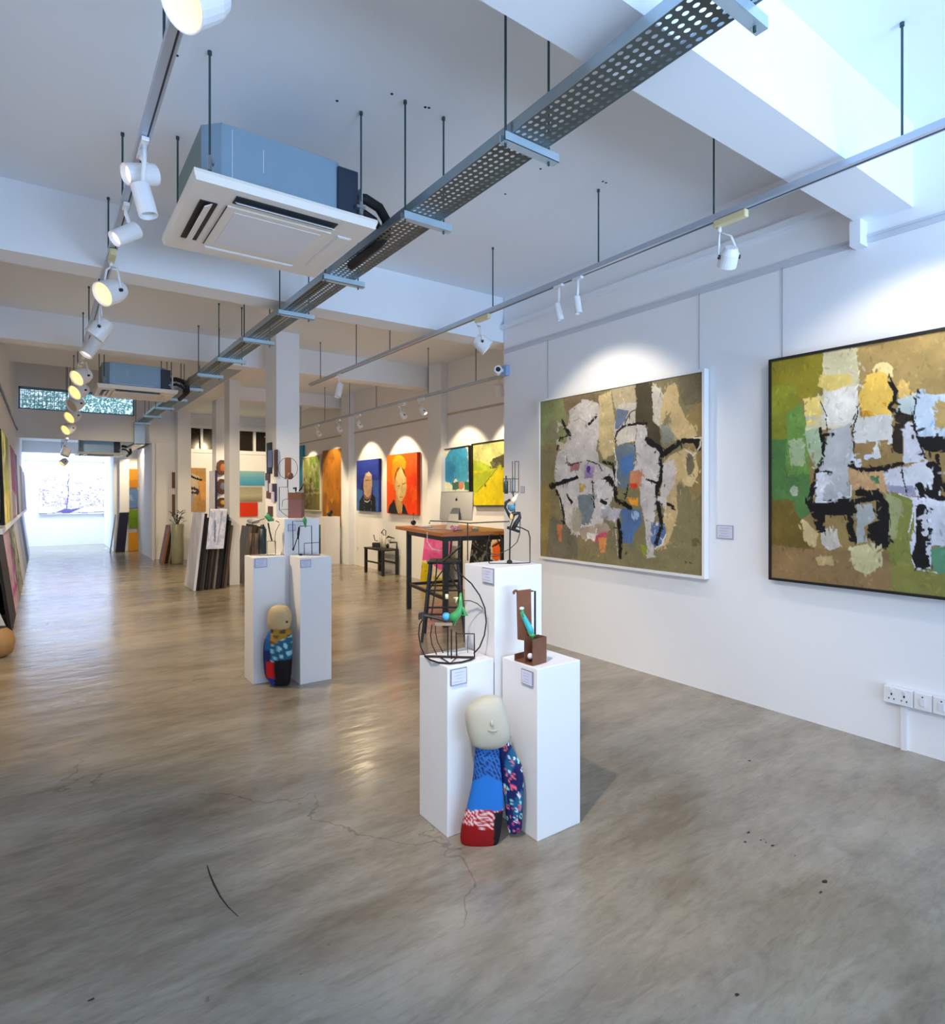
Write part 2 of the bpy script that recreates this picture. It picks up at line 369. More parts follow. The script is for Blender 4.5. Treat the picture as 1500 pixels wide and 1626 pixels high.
def loft(mb, rows, D, depth=.6, n=24, lean=0):
    """rows of (py, left px, right px) at camera depth D -> rounded solid; returns pixel of every vertex"""
    V = []; pix = []
    for i, (py, xl, xr) in enumerate(rows):
        c = atD((xl+xr)/2, py, D+lean*(rows[-1][0]-py)); hw = (xr-xl)/2/FPX*D
        for j in range(n):
            a = 2*math.pi*j/n; ca, sa = math.cos(a), math.sin(a)
            e = .68; ca2 = math.copysign(abs(ca)**e, ca); sa2 = math.copysign(abs(sa)**e, sa)
            V.append(c+RT*hw*ca2+FW*hw*depth*sa2); pix.append(((xl+xr)/2+(xr-xl)/2*ca2, py, sa))
    k = len(rows); F = [(i*n+j, (i+1)*n+j, (i+1)*n+(j+1) % n, i*n+(j+1) % n) for i in range(k-1) for j in range(n)]
    F += [tuple(range(n)), tuple((k-1)*n+j for j in range(n))[::-1]]
    mb.add(V, F); return pix
def dense(rows, k=4):
    out = []
    for i in range(len(rows)-1):
        p0 = rows[max(i-1, 0)]; p1 = rows[i]; p2 = rows[i+1]; p3 = rows[min(i+2, len(rows)-1)]
        for j in range(k):
            t = j/k
            out.append(tuple(.5*((2*b)+(-a+c)*t+(2*a-5*b+4*c-d)*t*t+(-a+3*b-3*c+d)*t**3) if q else b+(c-b)*t for q, (a, b, c, d) in enumerate(zip(p0, p1, p2, p3))))
    out.append(rows[-1]); return out
def colour_object(o, cols):
    a = np.ones((len(cols), 4)); a[:, :3] = [lin(c) for c in cols]
    at = o.data.color_attributes.new('Col', 'FLOAT_COLOR', 'POINT'); at.data.foreach_set('color', a.ravel())
# ================================================================== SETTING
XR = 4.12; XL = -.45; X2 = 5.42; ZC = 3.66; YB = -3.0; YJ = 5.18
fl = struct('floor', MB().box(XL-.2, X2+.2, YB-.2, 21.6, -.12, 0), FLOOR)
# ceiling: main slab, lower rear slab, raised clerestory bay
cb = MB(); cb.box(XL-.2, X2+.2, YB-.2, 12.3, ZC, ZC+.15); cb.box(2.5, X2+.2, 12.3, 18.4, ZC, ZC+.15)
cb.box(XL-.2, 2.7, 12.3, 15.5, 4.6, 4.75)
cb.box(XL-.2, 2.7, 12.15, 12.3, ZC+.15, 4.75); cb.box(2.5, 2.65, 12.3, 15.5, ZC+.15, 4.6)
cb.box(XL-.2, 2.6, 16.6, 19.5, 2.9, 3.05)
cb.box(XL-.2, 2.6, 15.65, 16.6, 2.9, 3.0)
ceil = struct('ceiling', cb, CEIL)
hb = MB()
for px, py in ((535, 160), (622, 149), (675, 170), (681, 171), (858, 268), (957, 288), (962, 290), (802, 308), (281, 88), (259, 79)):
    p = onZ(px, py, ZC); hb.cyl(p-Vector((0, 0, .002)), p+Vector((0, 0, .001)), .008, n=8)
hb.build('drill_hole', BLACK, ceil)
struct('wall_right', MB().box(XR, XR+.18, YB, YJ, 0, ZC), WALL)
struct('wall_right', MB().box(XR+.18, X2+.2, YJ-.2, YJ-.02, 0, ZC), WALL)
struct('wall_right', MB().box(X2, X2+.2, YJ-.02, 17.5, 0, ZC), WALL)
struct('wall_left', MB().box(XL-.2, XL, YB, 21.6, 0, 4.75), WALL)
# wall behind the camera with the storefront opening
wb = MB(); wb.box(XL, .3, YB-.15, YB, 0, ZC); wb.box(4.05, XR+.18, YB-.15, YB, 0, ZC); wb.box(.3, 4.05, YB-.15, YB, 0, .3); wb.box(.3, 4.05, YB-.15, YB, 3.1, ZC)
struct('wall_back', wb, WALL)
w1 = MB(); w1.box(.3, 4.05, YB-.1, YB-.05, .3, .36); w1.box(.3, 4.05, YB-.1, YB-.05, 3.04, 3.1)
for x in (.3, 1.53, 2.76, 3.99): w1.box(x, x+.06, YB-.1, YB-.05, .36, 3.04)
w1o = struct('window_1', w1, BLACK)
MB().box(.36, 3.99, YB-.08, YB-.072, .36, 3.04).build('pane', GLASS, w1o)
# clerestory wall over the rear passage (Y 15.5) with its strip window
wz0, wz1 = 3.27, 3.74; wx0, wx1 = -.42, 1.68
zb = 2.68
wf = MB(); wf.box(XL, 2.5, 15.5, 15.65, zb, wz0); wf.box(XL, wx0, 15.5, 15.65, wz0, wz1); wf.box(wx1, 2.5, 15.5, 15.65, wz0, wz1); wf.box(XL, 2.5, 15.5, 15.65, wz1, 4.6)
struct('wall_front', wf, WALL)
w2 = MB(); w2.box(wx0, wx1, 15.55, 15.6, wz0, wz0+.03); w2.box(wx0, wx1, 15.55, 15.6, wz1-.05, wz1)
for x in (wx0, .55, wx1-.03): w2.box(x, x+.03, 15.55, 15.6, wz0, wz1)
w2o = struct('window_2', w2, mat('blue_grey_window_frame', (110, 150, 175), .5))
MB().box(wx0+.03, wx1-.03, 15.572, 15.578, wz0+.03, wz1-.05).build('pane', GLASS, w2o)
gb = MB()
for i in range(13): gb.box(wx0+.05+i*.07, wx0+.062+i*.07, 15.8, 15.82, wz0-.1, wz1+.1)
for i in range(5): gb.box(wx0, .55, 15.8, 15.82, wz0+.02+i*.1, wz0+.03+i*.1)
gb.build('window_grille', mat('pale_grille', (190, 200, 205), .6), w2o)
# partition and rear rooms
struct('wall_partition', MB().box(2.04, 2.5, 15.52, 18.2, 0, zb), WALL)
struct('wall_partition', MB().box(2.5, 2.78, 15.5, 18.2, 0, ZC), WALL)
struct('trim_1', MB().box(2.02, 2.08, 15.44, 15.5, 0, zb), BEAMM)
struct('wall_rear', MB().box(1.50, 2.04, 18.3, 18.45, 0, 2.9).box(2.04, 2.62, 18.2, 18.45, 0, 2.9), WALL)
struct('wall_rear', MB().box(1.50, 1.62, 18.45, 21.4, 0, 3.7), WALL)
struct('wall_far', MB().box(XL, 1.62, 21.4, 21.6, 0, 3.7), WALL)
struct('trim_2', MB().box(XL, 1.62, 19.5, 19.65, 2.6, 3.7), BEAMM)
struct('trim_3', MB().box(XL, 1.62, 21.25, 21.4, 2.48, 2.56).box(XL, 1.62, 21.3, 21.4, 2.7, 2.76), mat('pale_blue_lintel', (180, 200, 225), .5))
# rear right back wall with dark internal windows
zbw0, zbw1 = 2.72, 3.28
bwm = MB(); bwm.box(2.78, X2, 17.5, 17.65, 0, zbw0-.1); bwm.box(2.78, X2, 17.5, 17.65, zbw1, ZC)
bwm.box(2.78, X2, 17.44, 17.66, zbw0-.1, zbw0); bwm.box(2.78, X2, 17.44, 17.66, zbw1, zbw1+.12)
struct('wall_back_right', bwm, WALL)
w3 = MB()
for x in (2.80, 3.46, 4.2, 4.86, 5.36): w3.box(x, x+.06, 17.5, 17.6, zbw0, zbw1)
w3o = struct('window_3', w3, BEAMM)
MB().box(2.8, X2, 17.6, 17.62, zbw0, zbw1).build('pane', mat('dark_window_glass', (38, 32, 24), .15, noise=.3, scale=2), w3o)
# beams
def beam(n, x0, x1, y0, y1, z): return struct('trim_%d' % n, MB().box(x0, x1, y0, y1, z, ZC), BEAMM)
beam(4, XL, XR, 1.36, 1.64, 3.17)
beam(5, XL, X2, 5.19, 5.47, 3.17)
beam(6, XL, X2, 8.75, 9.05, 3.30)
beam(7, 2.48, 2.82, 9.05, 15.5, 3.40)
beam(8, 2.82, X2, 12.5, 12.75, 3.40)
struct('trim_9', MB().box(XR-.05, XR, 1.64, 5.19, 3.30, 3.35), BEAMM)     # cornice
struct('trim_10', MB().box(XR-.012, XR, YB, YJ, 3.075, 3.09).box(XR-.006, XR, YB, YJ, 3.04, 3.075), mat('picture_rail', (205, 208, 216), .5))
struct('trim_11', MB().box(XR-.10, XR, 1.6, 1.66, 3.02, 3.17), BEAMM)
struct('trim_12', MB().box(X2-.012, X2, YJ, 17.4, 2.80, 2.83), mat('picture_rail_rear', (190, 184, 170), .5))
struct('trim_13', MB().cyl((XL+.02, 6, 2.82), (XL+.02, 15.4, 2.82), .012), BLACK)
for k, (x0, x1, y0, y1, lab) in enumerate(((2.50, 2.81, 7.96, 8.43, ''), (2.50, 2.66, 10.4, 10.76, ''), (2.84, 3.1, 12.9, 13.25, ''), (2.50, 2.78, 15.1, 15.45, ''),
        (X2-.13, X2, 11.95, 12.35, ''), (X2-.13, X2, 8.3, 8.72, ''))):
    struct('column', MB().box(x0, x1, y0, y1, 0, ZC), BEAMM)
# greenery outside the clerestory
rnd = random.Random(4); lv = MB()
for i in range(2600):
    x = rnd.uniform(-.38, 2.1); z = rnd.uniform(3.1, 4.1); y = 16.35+rnd.uniform(0, .2)
    a = Vector((rnd.uniform(-1, 1), rnd.uniform(-.6, .6), rnd.uniform(-1, 1))).normalized()*rnd.uniform(.02, .05); b = a.cross(Vector((rnd.uniform(-1, 1), 1, rnd.uniform(-1, 1)))).normalized()*.018
    c = Vector((x, y, z)); lv.add([c-a, c-b, c+a, c+b], [(0, 1, 2, 3)])
tag(lv.build('climbing_plant', mat('sunlit_foliage', (150, 214, 200), .6, noise=.5, scale=5)), 'pale green foliage growing outside the high strip window', 'plant', kind='stuff')
# floor marks
SPK = mat('dark_stain', (46, 38, 32), .6)
sb = MB()
for px, py, r in ((1190, 1208, .012), (1184, 1204, .006), (1172, 1210, .005), (1188, 1322, .010), (1208, 1334, .006), (1216, 1338, .006), (1226, 1343, .010), (1183, 1337, .009), (1262, 1359, .006), (1309, 1400, .016), (1303, 1417, .010), (1170, 1580, .010), (1128, 1288, .006), (1040, 1268, .006), (144, 1588, .010), (1213, 1333, .005), (478, 1547, .004)):
    p = onZ(px, py, 0); n = 7; rr = random.Random(px)
    q = [p+Vector((math.cos(a)*r*rr.uniform(.7, 1.3), math.sin(a)*r*.55*rr.uniform(.6, 1.2), .0012)) for a in [2*math.pi*i/n for i in range(n)]]
    sb.add(q, [tuple(range(n))])
sb.build('stain', SPK, fl)
cr = [onZ(x, y, .001) for x, y in ((329, 1374), (333, 1388), (340, 1405), (350, 1424), (362, 1440), (378, 1455))]
MB().tube(cr, [.0015, .003, .0035, .003, .002, .001], 6).build('scratch', SPK, fl)
# ================================================================== PAINTINGS ON THE NEAR RIGHT WALL
def wallart(px0, py0, px1, py1, X, dy=0):
    """rectangle on a wall facing -X: from left/right pixel columns, z from given values"""
p1O = Vector((XR-.05, 4.53, 2.43)); p1U = Vector((0, -1.83, 0)); p1V = Vector((0, 0, -1.55))
f1 = uvmap(p1O, p1U, p1V, 4.278, 840, 560)
WP = (206, 198, 192); CR = (208, 180, 128); OL = (76, 68, 48); BK = (22, 18, 18); LB = (102, 128, 160)
S1 = [('p', [(60, 330), (250, 300), (255, 600), (60, 640)], (134, 140, 94)),
 ('p', [(60, 900), (140, 880), (170, 1390), (60, 1390)], (146, 126, 74)),
 ('p', [(1040, 420), (1230, 300), (1230, 900), (1120, 1000), (1080, 900)], (158, 132, 84)),
 ('p', [(1020, 150), (1210, 120), (1210, 330), (1050, 360)], (122, 108, 80)),
 ('p', [(140, 1100), (330, 1240), (330, 1400), (120, 1400)], (112, 106, 88)),
 ('p', [(235, 310), (480, 265), (470, 420), (250, 450)], (126, 108, 82)),
 ('e', (160, 540), (38, 70), (128, 124, 96)),
 ('p', [(270, 400), (330, 350), (400, 320), (470, 340), (485, 450), (470, 600), (470, 740), (560, 800), (590, 860), (560, 1000), (500, 1150), (420, 1230), (300, 1240), (240, 1150), (200, 1000), (175, 850), (190, 680), (260, 600)], WP),
 ('p', [(480, 280), (560, 255), (585, 480), (575, 700), (500, 720), (475, 600), (470, 430)], (200, 180, 132)),
 ('p', [(560, 240), (722, 215), (725, 370), (640, 380), (590, 400)], (188, 172, 138)),
 ('p', [(600, 370), (650, 330), (732, 330), (735, 600), (590, 640), (575, 560)], (206, 198, 184)),
 ('p', [(590, 385), (680, 385), (660, 460), (610, 520), (590, 520)], (104, 118, 142)),
 ('p', [(842, 200), (900, 250), (940, 330), (920, 450), (890, 520), (840, 480), (832, 300)], (204, 196, 180)),
 ('p', [(915, 300), (950, 230), (1000, 200), (1028, 260), (1020, 340), (1050, 440), (1100, 500), (1145, 560), (1050, 600), (980, 600), (940, 540), (960, 400), (900, 480), (880, 500)], CR),
 ('p', [(890, 490), (940, 490), (985, 570), (940, 620), (895, 600)], (140, 142, 128)),
 ('p', [(720, 480), (790, 480), (815, 610), (860, 650), (895, 720), (880, 850), (870, 1000), (830, 1200), (850, 1390), (800, 1400), (790, 1250), (770, 1100), (750, 900), (690, 880), (700, 760), (730, 720)], WP),
 ('p', [(950, 690), (1050, 645), (1130, 680), (1150, 830), (1110, 915), (1060, 905), (1040, 850), (1000, 900), (1012, 1030), (990, 1150), (940, 1290), (870, 1350), (845, 1250), (900, 1150), (930, 1000), (900, 850), (890, 760)], CR),
 ('p', [(895, 750), (975, 720), (1000, 830), (940, 980), (900, 1000)], (206, 196, 188)),
 ('e', (1090, 760), (28, 80), (118, 110, 86)),
 ('p', [(725, 215), (842, 195), (835, 470), (880, 520), (885, 600), (910, 690), (860, 660), (800, 600), (805, 520), (780, 490), (725, 485)], OL),
 ('p', [(580, 640), (725, 620), (720, 750), (690, 850), (660, 930), (600, 920), (585, 800)], (110, 126, 138)),
 ('p', [(615, 720), (705, 680), (700, 780), (650, 840), (620, 820)], (80, 120, 176)),
 ('p', [(690, 800), (775, 785), (768, 860), (745, 925), (690, 915)], (206, 136, 100)),
 ('p', [(695, 890), (742, 890), (738, 925), (695, 928)], (222, 62, 34)),
 ('p', [(660, 985), (745, 985), (742, 1045), (690, 1035)], (228, 150, 48)),
 ('p', [(630, 1050), (755, 1070), (760, 1150), (720, 1210), (700, 1290), (650, 1290), (625, 1250)], (88, 118, 166)),
 ('e', (715, 1105), (30, 32), (160, 186, 212)),
 ('p', [(820, 1150), (915, 1170), (920, 1270), (870, 1330), (825, 1290)], (96, 118, 160)),
 ('p', [(330, 960), (445, 960), (430, 1080), (400, 1170), (350, 1160)], (124, 134, 140)),
 ('e', (320, 1130), (36, 90), (176, 168, 146)),
 ('p', [(490, 1040), (630, 1060), (600, 1120), (560, 1140), (480, 1120)], (190, 184, 190)),
 ('p', [(340, 1190), (520, 1150), (560, 1200), (480, 1250), (360, 1260)], (180, 158, 140)),
 ('p', [(430, 1250), (540, 1220), (520, 1255), (440, 1295)], (208, 84, 110)),
 ('p', [(470, 1270), (525, 1260), (522, 1360), (490, 1360)], (214, 140, 82)),
 ('p', [(190, 1160), (225, 1170), (225, 1290), (205, 1290)], (196, 120, 80)),
 ('p', [(345, 880), (380, 880), (376, 940), (350, 940)], (196, 160, 70)),
 ('p', [(270, 760), (340, 740), (335, 800), (280, 810)], (176, 120, 120)),
 ('p', [(365, 770), (440, 765), (430, 850), (375, 850)], (160, 140, 180)),
 ('e', (395, 792), (15, 22), (84, 52, 140)),
 ('p', [(755, 1300), (800, 1310), (795, 1390), (765, 1360)], (160, 160, 60)),
 ('e', (1118, 1278), (26, 30), (98, 92, 58)),
 ('s', [(580, 590), (600, 540), (660, 495), (740, 480), (795, 492)], 9, BK), ('s', [(655, 480), (690, 400), (730, 375)], 5, OL),
 ('s', [(805, 590), (870, 640), (905, 685), (960, 640), (1050, 596), (1150, 585)], 22, BK), ('s', [(1120, 590), (1150, 645)], 16, BK),
 ('s', [(890, 690), (890, 830), (875, 950), (900, 1010), (980, 1045)], 13, BK), ('s', [(800, 862), (880, 885)], 10, BK),
 ('s', [(870, 880), (880, 1060), (890, 1180), (860, 1300)], 18, BK), ('s', [(150, 895), (200, 885), (330, 845)], 18, BK), ('e', (158, 897), (26, 26), BK),
 ('s', [(190, 930), (225, 1040), (235, 1160)], 14, BK), ('s', [(225, 475), (255, 520), (285, 555)], 17, BK), ('s', [(185, 650), (205, 585), (285, 560)], 10, BK),
 ('s', [(400, 490), (450, 435)], 12, BK), ('s', [(478, 880), (540, 850), (570, 920), (590, 1000), (650, 1030), (690, 1055)], 16, BK),
 ('s', [(650, 1000), (680, 900)], 8, BK), ('s', [(500, 740), (560, 765), (575, 840)], 12, BK), ('s', [(390, 735), (470, 755), (492, 800)], 6, BK),
 ('s', [(605, 1120), (625, 1250), (618, 1390)], 20, BK), ('s', [(480, 1000), (520, 1020)], 17, BK), ('s', [(430, 870), (440, 1050)], 8, BK), ('s', [(255, 960), (290, 1010)], 12, BK),
 ('s', [(250, 680), (265, 770), (350, 745)], 4, BK), ('s', [(728, 480), (728, 760)], 2.5, BK), ('s', [(300, 470), (345, 445), (385, 475), (390, 520)], 3, (150, 130, 110)),
 ('s', [(560, 600), (590, 750), (575, 900)], 4, (236, 230, 222)), ('s', [(1060, 660), (1110, 700), (1165, 620), (1180, 575), (1110, 570)], 5, (228, 216, 196)),
 ('d', [(460, 860), (560, 860), (560, 1060), (460, 1060)], 26, .10, (226, 222, 220)), ('d', [(820, 960), (940, 960), (930, 1200), (830, 1200)], 26, .09, (216, 206, 198)),
 ('d', [(280, 1160), (460, 1200), (440, 1330), (280, 1260)], 24, .10, (218, 210, 196)), ('d', [(180, 480), (300, 480), (300, 680), (180, 680)], 22, .10, (196, 180, 160)),
 ('s', [(850, 1340), (900, 1300), (920, 1240)], 5, (226, 220, 214)), ('s', [(590, 1130), (600, 1380)], 3, (226, 220, 214)),
 ('s', [(1055, 1415), (1065, 1428)], 3, BK), ('s', [(1085, 1420), (1105, 1428)], 3, BK)]
img = paint(330, 280, (134, 124, 88), mapshapes(S1, f1, 1.25/1370*1.0), warp=.016, grain=.16, seed=5, asp=1.83/1.55, wf=14)
img = scumble(img, 2600, 4.5, 1.3, 3, .008)
t = thing('framed_painting', 'large abstract painting in a thin white frame, hung nearest the wall corner', 'painting', (XR-.03, 3.61, .88))
canvas('canvas', p1O, p1U, p1V, img, .03, parent=t); frame('frame', p1O, p1U, p1V, .022, .012, WHITE, t, back=.045)
for y in (4.47, 2.76): MB().cyl((XR-.006, y, 3.05), (XR-.006, y, 2.4), .0022, n=6).build('hanging_wire', mat('steel_wire', (150, 152, 158), .4, .6), t)
p2O = Vector((XR-.05, 2.17, 2.41)); p2U = Vector((0, -1.85, 0)); p2V = Vector((0, 0, -1.48))
f2 = uvmap(p2O, p2U, p2V, 3.534, 1180, 500)
LW = (212, 212, 218)
S2 = [('p', [(100, 230), (450, 180), (450, 420), (350, 480), (200, 400), (100, 400)], (146, 134, 40)),
 ('p', [(100, 400), (300, 400), (360, 640), (200, 700), (100, 700)], (140, 142, 44)),
 ('p', [(640, 180), (1400, 60), (1400, 560), (1000, 430), (640, 460)], (176, 148, 92)),
 ('p', [(100, 700), (340, 680), (380, 1100), (300, 1180), (100, 1040)], (88, 128, 68)),
 ('p', [(240, 560), (340, 480), (360, 900), (240, 900)], (112, 150, 70)),
 ('p', [(100, 1040), (260, 1030), (320, 1180), (420, 1330), (100, 1290)], (116, 96, 40)),
 ('p', [(100, 1290), (860, 1330), (820, 1560), (100, 1480)], (140, 112, 74)),
 ('p', [(820, 1000), (960, 1040), (960, 1450), (820, 1520)], (132, 134, 66)),
 ('p', [(790, 1000), (885, 1040), (870, 1260), (800, 1260)], (160, 162, 112)),
 ('p', [(860, 1380), (1400, 1380), (1400, 1700), (810, 1560)], (136, 132, 66)),
 ('p', [(445, 210), (640, 180), (640, 620), (350, 640), (345, 540), (380, 470), (445, 450)], (218, 208, 168)),
 ('p', [(455, 400), (640, 400), (640, 600), (460, 620)], (232, 226, 214)),
 ('d', [(350, 340), (640, 330), (640, 600), (350, 620)], 14, .07, (236, 208, 120)),
 ('e', (775, 320), (66, 56), (240, 214, 150)),
 ('p', [(640, 470), (680, 340), (740, 310), (800, 330), (830, 400), (830, 560), (790, 650), (740, 640), (660, 540)], (240, 196, 92)),
 ('d', [(660, 320), (830, 320), (830, 640), (660, 640)], 12, .08, (228, 160, 40)),
 ('e', (888, 430), (28, 66), (228, 186, 108)),
 ('p', [(620, 580), (830, 560), (840, 720), (720, 740), (620, 730)], (214, 212, 206)),
 ('p', [(480, 640), (610, 600), (605, 850), (600, 1030), (420, 1050), (420, 880)], (190, 190, 190)),
 ('p', [(340, 640), (430, 620), (440, 760), (400, 870), (350, 760)], (180, 196, 160)),
 ('p', [(245, 700), (340, 690), (330, 850), (270, 850)], (170, 184, 140)), ('e', (276, 985), (26, 28), (180, 190, 160)),
 ('p', [(850, 470), (960, 440), (955, 560), (870, 540)], (186, 200, 200)),
 ('p', [(960, 430), (1005, 420), (1010, 455), (1400, 440), (1400, 680), (980, 680), (955, 590)], (196, 212, 230)), ('d', [(960, 440), (1120, 460), (1100, 620), (960, 600)], 10, .06, (130, 170, 206)),
 ('e', (1115, 560), (40, 76), (176, 148, 92)),
 ('p', [(905, 590), (950, 600), (1030, 740), (1020, 820), (910, 830)], (208, 208, 216)),
 ('p', [(620, 720), (810, 700), (830, 780), (620, 800)], (158, 126, 82)), ('p', [(725, 740), (745, 710), (775, 800), (730, 800)], (214, 212, 206)),
 ('p', [(600, 870), (800, 870), (795, 1000), (700, 980), (610, 990)], (200, 158, 112)), ('p', [(725, 900), (775, 900), (770, 950), (740, 945)], (90, 132, 84)),
 ('p', [(800, 870), (920, 850), (1030, 810), (1110, 860), (1110, 1030), (970, 1030), (800, 990)], LW), ('p', [(800, 960), (960, 960), (970, 1030), (900, 1010), (820, 1000)], (150, 148, 168)),
 ('p', [(940, 1030), (1400, 1040), (1400, 1290), (1060, 1290), (1050, 1420), (960, 1420), (945, 1290), (965, 1200), (960, 1100)], (214, 214, 222)),
 ('p', [(1050, 1310), (1150, 1290), (1200, 1440), (1060, 1460)], (92, 142, 108)),
 ('p', [(310, 1150), (430, 1230), (400, 1310), (340, 1260)], (196, 172, 124)), ('p', [(440, 1200), (540, 1200), (550, 1300), (490, 1320), (450, 1280)], (206, 198, 184)),
 ('p', [(600, 1300), (780, 1280), (780, 1400), (700, 1445), (620, 1430)], (196, 186, 140)), ('p', [(400, 1350), (500, 1350), (500, 1400), (420, 1400)], (182, 160, 112)),
 ('p', [(640, 1060), (720, 1060), (740, 1150), (680, 1200), (700, 1280), (640, 1280)], (176, 180, 176)),
 ('s', [(430, 630), (440, 720), (440, 800), (420, 850)], 12, BK), ('s', [(440, 670), (500, 665)], 16, BK), ('s', [(470, 640), (465, 540), (440, 480)], 3, BK),
 ('s', [(410, 880), (385, 960), (370, 1040), (390, 1130)], 18, BK), ('s', [(360, 1040), (600, 1050), (760, 1020)], 18, BK), ('p', [(370, 1060), (620, 1050), (640, 1110), (560, 1120), (460, 1120), (470, 1220), (420, 1225), (380, 1130)], BK),
 ('s', [(415, 890), (500, 900)], 14, BK), ('s', [(610, 1060), (600, 1180), (620, 1260)], 18, BK), ('s', [(650, 1000), (740, 1000), (790, 1060), (805, 1180), (800, 1300)], 17, BK),
 ('p', [(700, 1180), (810, 1150), (800, 1270), (760, 1300), (700, 1260)], BK), ('p', [(740, 1040), (800, 1080), (800, 1180), (745, 1150)], BK),
 ('s', [(635, 520), (620, 640), (605, 850)], 4, BK), ('s', [(605, 850), (700, 870), (830, 850), (905, 830)], 14, BK), ('s', [(610, 800), (610, 850)], 9, BK),
 ('s', [(820, 365), (850, 430), (820, 520), (880, 560), (945, 575)], 13, BK), ('p', [(840, 560), (950, 560), (905, 620), (900, 780), (850, 760), (835, 680), (855, 600)], (44, 34, 26)),
 ('s', [(970, 420), (955, 560), (965, 640), (1000, 720), (1030, 800)], 5, BK), ('p', [(980, 680), (1400, 660), (1400, 760), (1080, 760), (1020, 750)], BK),
 ('s', [(1060, 840), (1090, 900), (1080, 1000), (1000, 1010)], 18, BK), ('s', [(905, 830), (920, 1000)], 4, BK), ('s', [(1100, 780), (1095, 900), (1160, 1020)], 10, BK), ('s', [(990, 960), (1010, 1020), (1300, 1020)], 15, BK),
 ('s', [(1005, 1090), (1000, 1250), (990, 1400)], 22, BK), ('p', [(960, 1330), (1040, 1340), (1040, 1410), (965, 1415)], BK), ('p', [(980, 1180), (1060, 1200), (1050, 1270), (985, 1270)], BK),
 ('d', [(400, 880), (610, 860), (610, 1040), (400, 1050)], 22, .07, (224, 222, 226)), ('d', [(600, 780), (900, 770), (900, 870), (600, 880)], 26, .10, (206, 208, 220)), ('d', [(980, 1080), (1050, 1080), (1050, 1400), (980, 1400)], 30, .13, (208, 206, 210)),
 ('s', [(500, 1035), (610, 1020), (610, 960)], 4, (228, 226, 230)), ('s', [(870, 1010), (960, 1050), (940, 1230)], 4, (226, 224, 228)), ('s', [(960, 1420), (1070, 1450)], 5, (210, 210, 205))]
img = paint(430, 310, (150, 124, 76), mapshapes(S2, f2, 1.1/1210), warp=.014, grain=.15, seed=23, asp=1.25, wf=14)
img = scumble(img, 3400, 5, 1.5, 4, .006)
t = thing('framed_painting', 'large green and ochre abstract painting in a thin black frame, nearest the camera', 'painting', (XR-.03, 1.25, .92))
canvas('canvas', p2O, p2U, p2V, img, .03, parent=t); frame('frame', p2O, p2U, p2V, .016, .012, BLACK, t, back=.045)
MB().cyl((XR-.006, 2.12, 3.05), (XR-.006, 2.12, 2.4), .0022, n=6).build('hanging_wire', MC['steel_wire'], t)
def placard(label, c, u, v, w, h, group=None):
    c, u, v = Vector(c), Vector(u).normalized(), Vector(v).normalized(); n = u.cross(v)
    t = thing('placard', label, 'placard', c-v*h/2, group)
    MB().obb(c, u*w/2, v*h/2, n*.003).build('plate', CARDE, t)
    cd = MB().obb(c+n*.0035, u*(w/2-.004), v*(h/2-.004), n*.001).build('card', CARD, t)
    b = MB()
    for i in range(4): b.obb(c+n*.0048+v*h*(.28-.19*i)-u*w*.08*(i % 2), u*w*(.3-.05*(i % 3)), v*h*.022, n*.0004)
    b.build('print', CARDT, cd)
placard('small pale placard on the wall right of the white-framed painting', (XR-.004, 2.545, 1.17+.05), (0, -1, 0), (0, 0, 1), .13, .10)
placard('tiny placard on the white wall near the wall corner beside the wire rack', (XR-.004, 4.86, 1.55), (0, -1, 0), (0, 0, 1), .06, .07)
# sockets and trunking
SOCK = mat('socket_plastic', (226, 226, 232), .4, noise=.01)
def sock(name, label, cat, y0, y1, z0, z1, kind):
    t = thing(name, label, cat, (XR, (y0+y1)/2, z0))
    MB().box(XR-.035, XR, y1, y0, z0, z1).build('back_box', SOCK, t, bevel=.004)
    MB().box(XR-.043, XR-.035, y1+.003, y0-.003, z0+.002, z1-.002).build('face_plate', WHITE, t, bevel=.003)
    b = MB(); ym = (y0+y1)/2; zc = (z0+z1)/2; ys = (y0-.045, y1+.045) if kind == 'd' else (ym,)
    if kind == 'd':
        for y in ys:
            MB().box(XR-.045, XR-.043, y-.004, y+.004, zc+.0, zc+.012).build('socket_hole', BLACK, t)
            for q in (-.013, .013): MB().box(XR-.045, XR-.043, y+q-.003, y+q+.003, zc-.024, zc-.016).build('socket_hole', BLACK, t)
            MB().box(XR-.049, XR-.043, y-.006, y+.006, zc+.022, zc+.038).build('rocker', SOCK, t)
    else:
        MB().box(XR-.05, XR-.043, ym-.012, ym+.012, zc-.022, zc+.018).build('rocker', SOCK, t)
        MB().cyl((XR-.046, ym+.0, zc+.028), (XR-.043, ym+.0, zc+.028), .004, n=8).build('indicator', BLACK, t)
q0 = onX(1406, 1092, XR).y; q1 = onX(1454, 1092, XR).y; q2 = onX(1484, 1092, XR).y
zs1 = .365; zs0 = .265
sock('power_socket', 'double white power socket at the left end of the row low on the right wall', 'socket', q0, q1, zs0, zs1, 'd')
sock('wall_switch', 'white switch plate right beside the double power socket', 'switch', q1, q2, zs0, zs1, 's')
sock('wall_switch', 'white switch plate at the right edge of the view, second from the double socket', 'switch', q2, q2-.087, zs0, zs1, 's')
yc = onX(1436, 1150, XR).y
tag(MB().box(XR-.018, XR, yc-.014, yc+.014, 0, zs0).build('cable_trunking', WHITE), 'white vertical trunking below the double power socket', 'trunking')
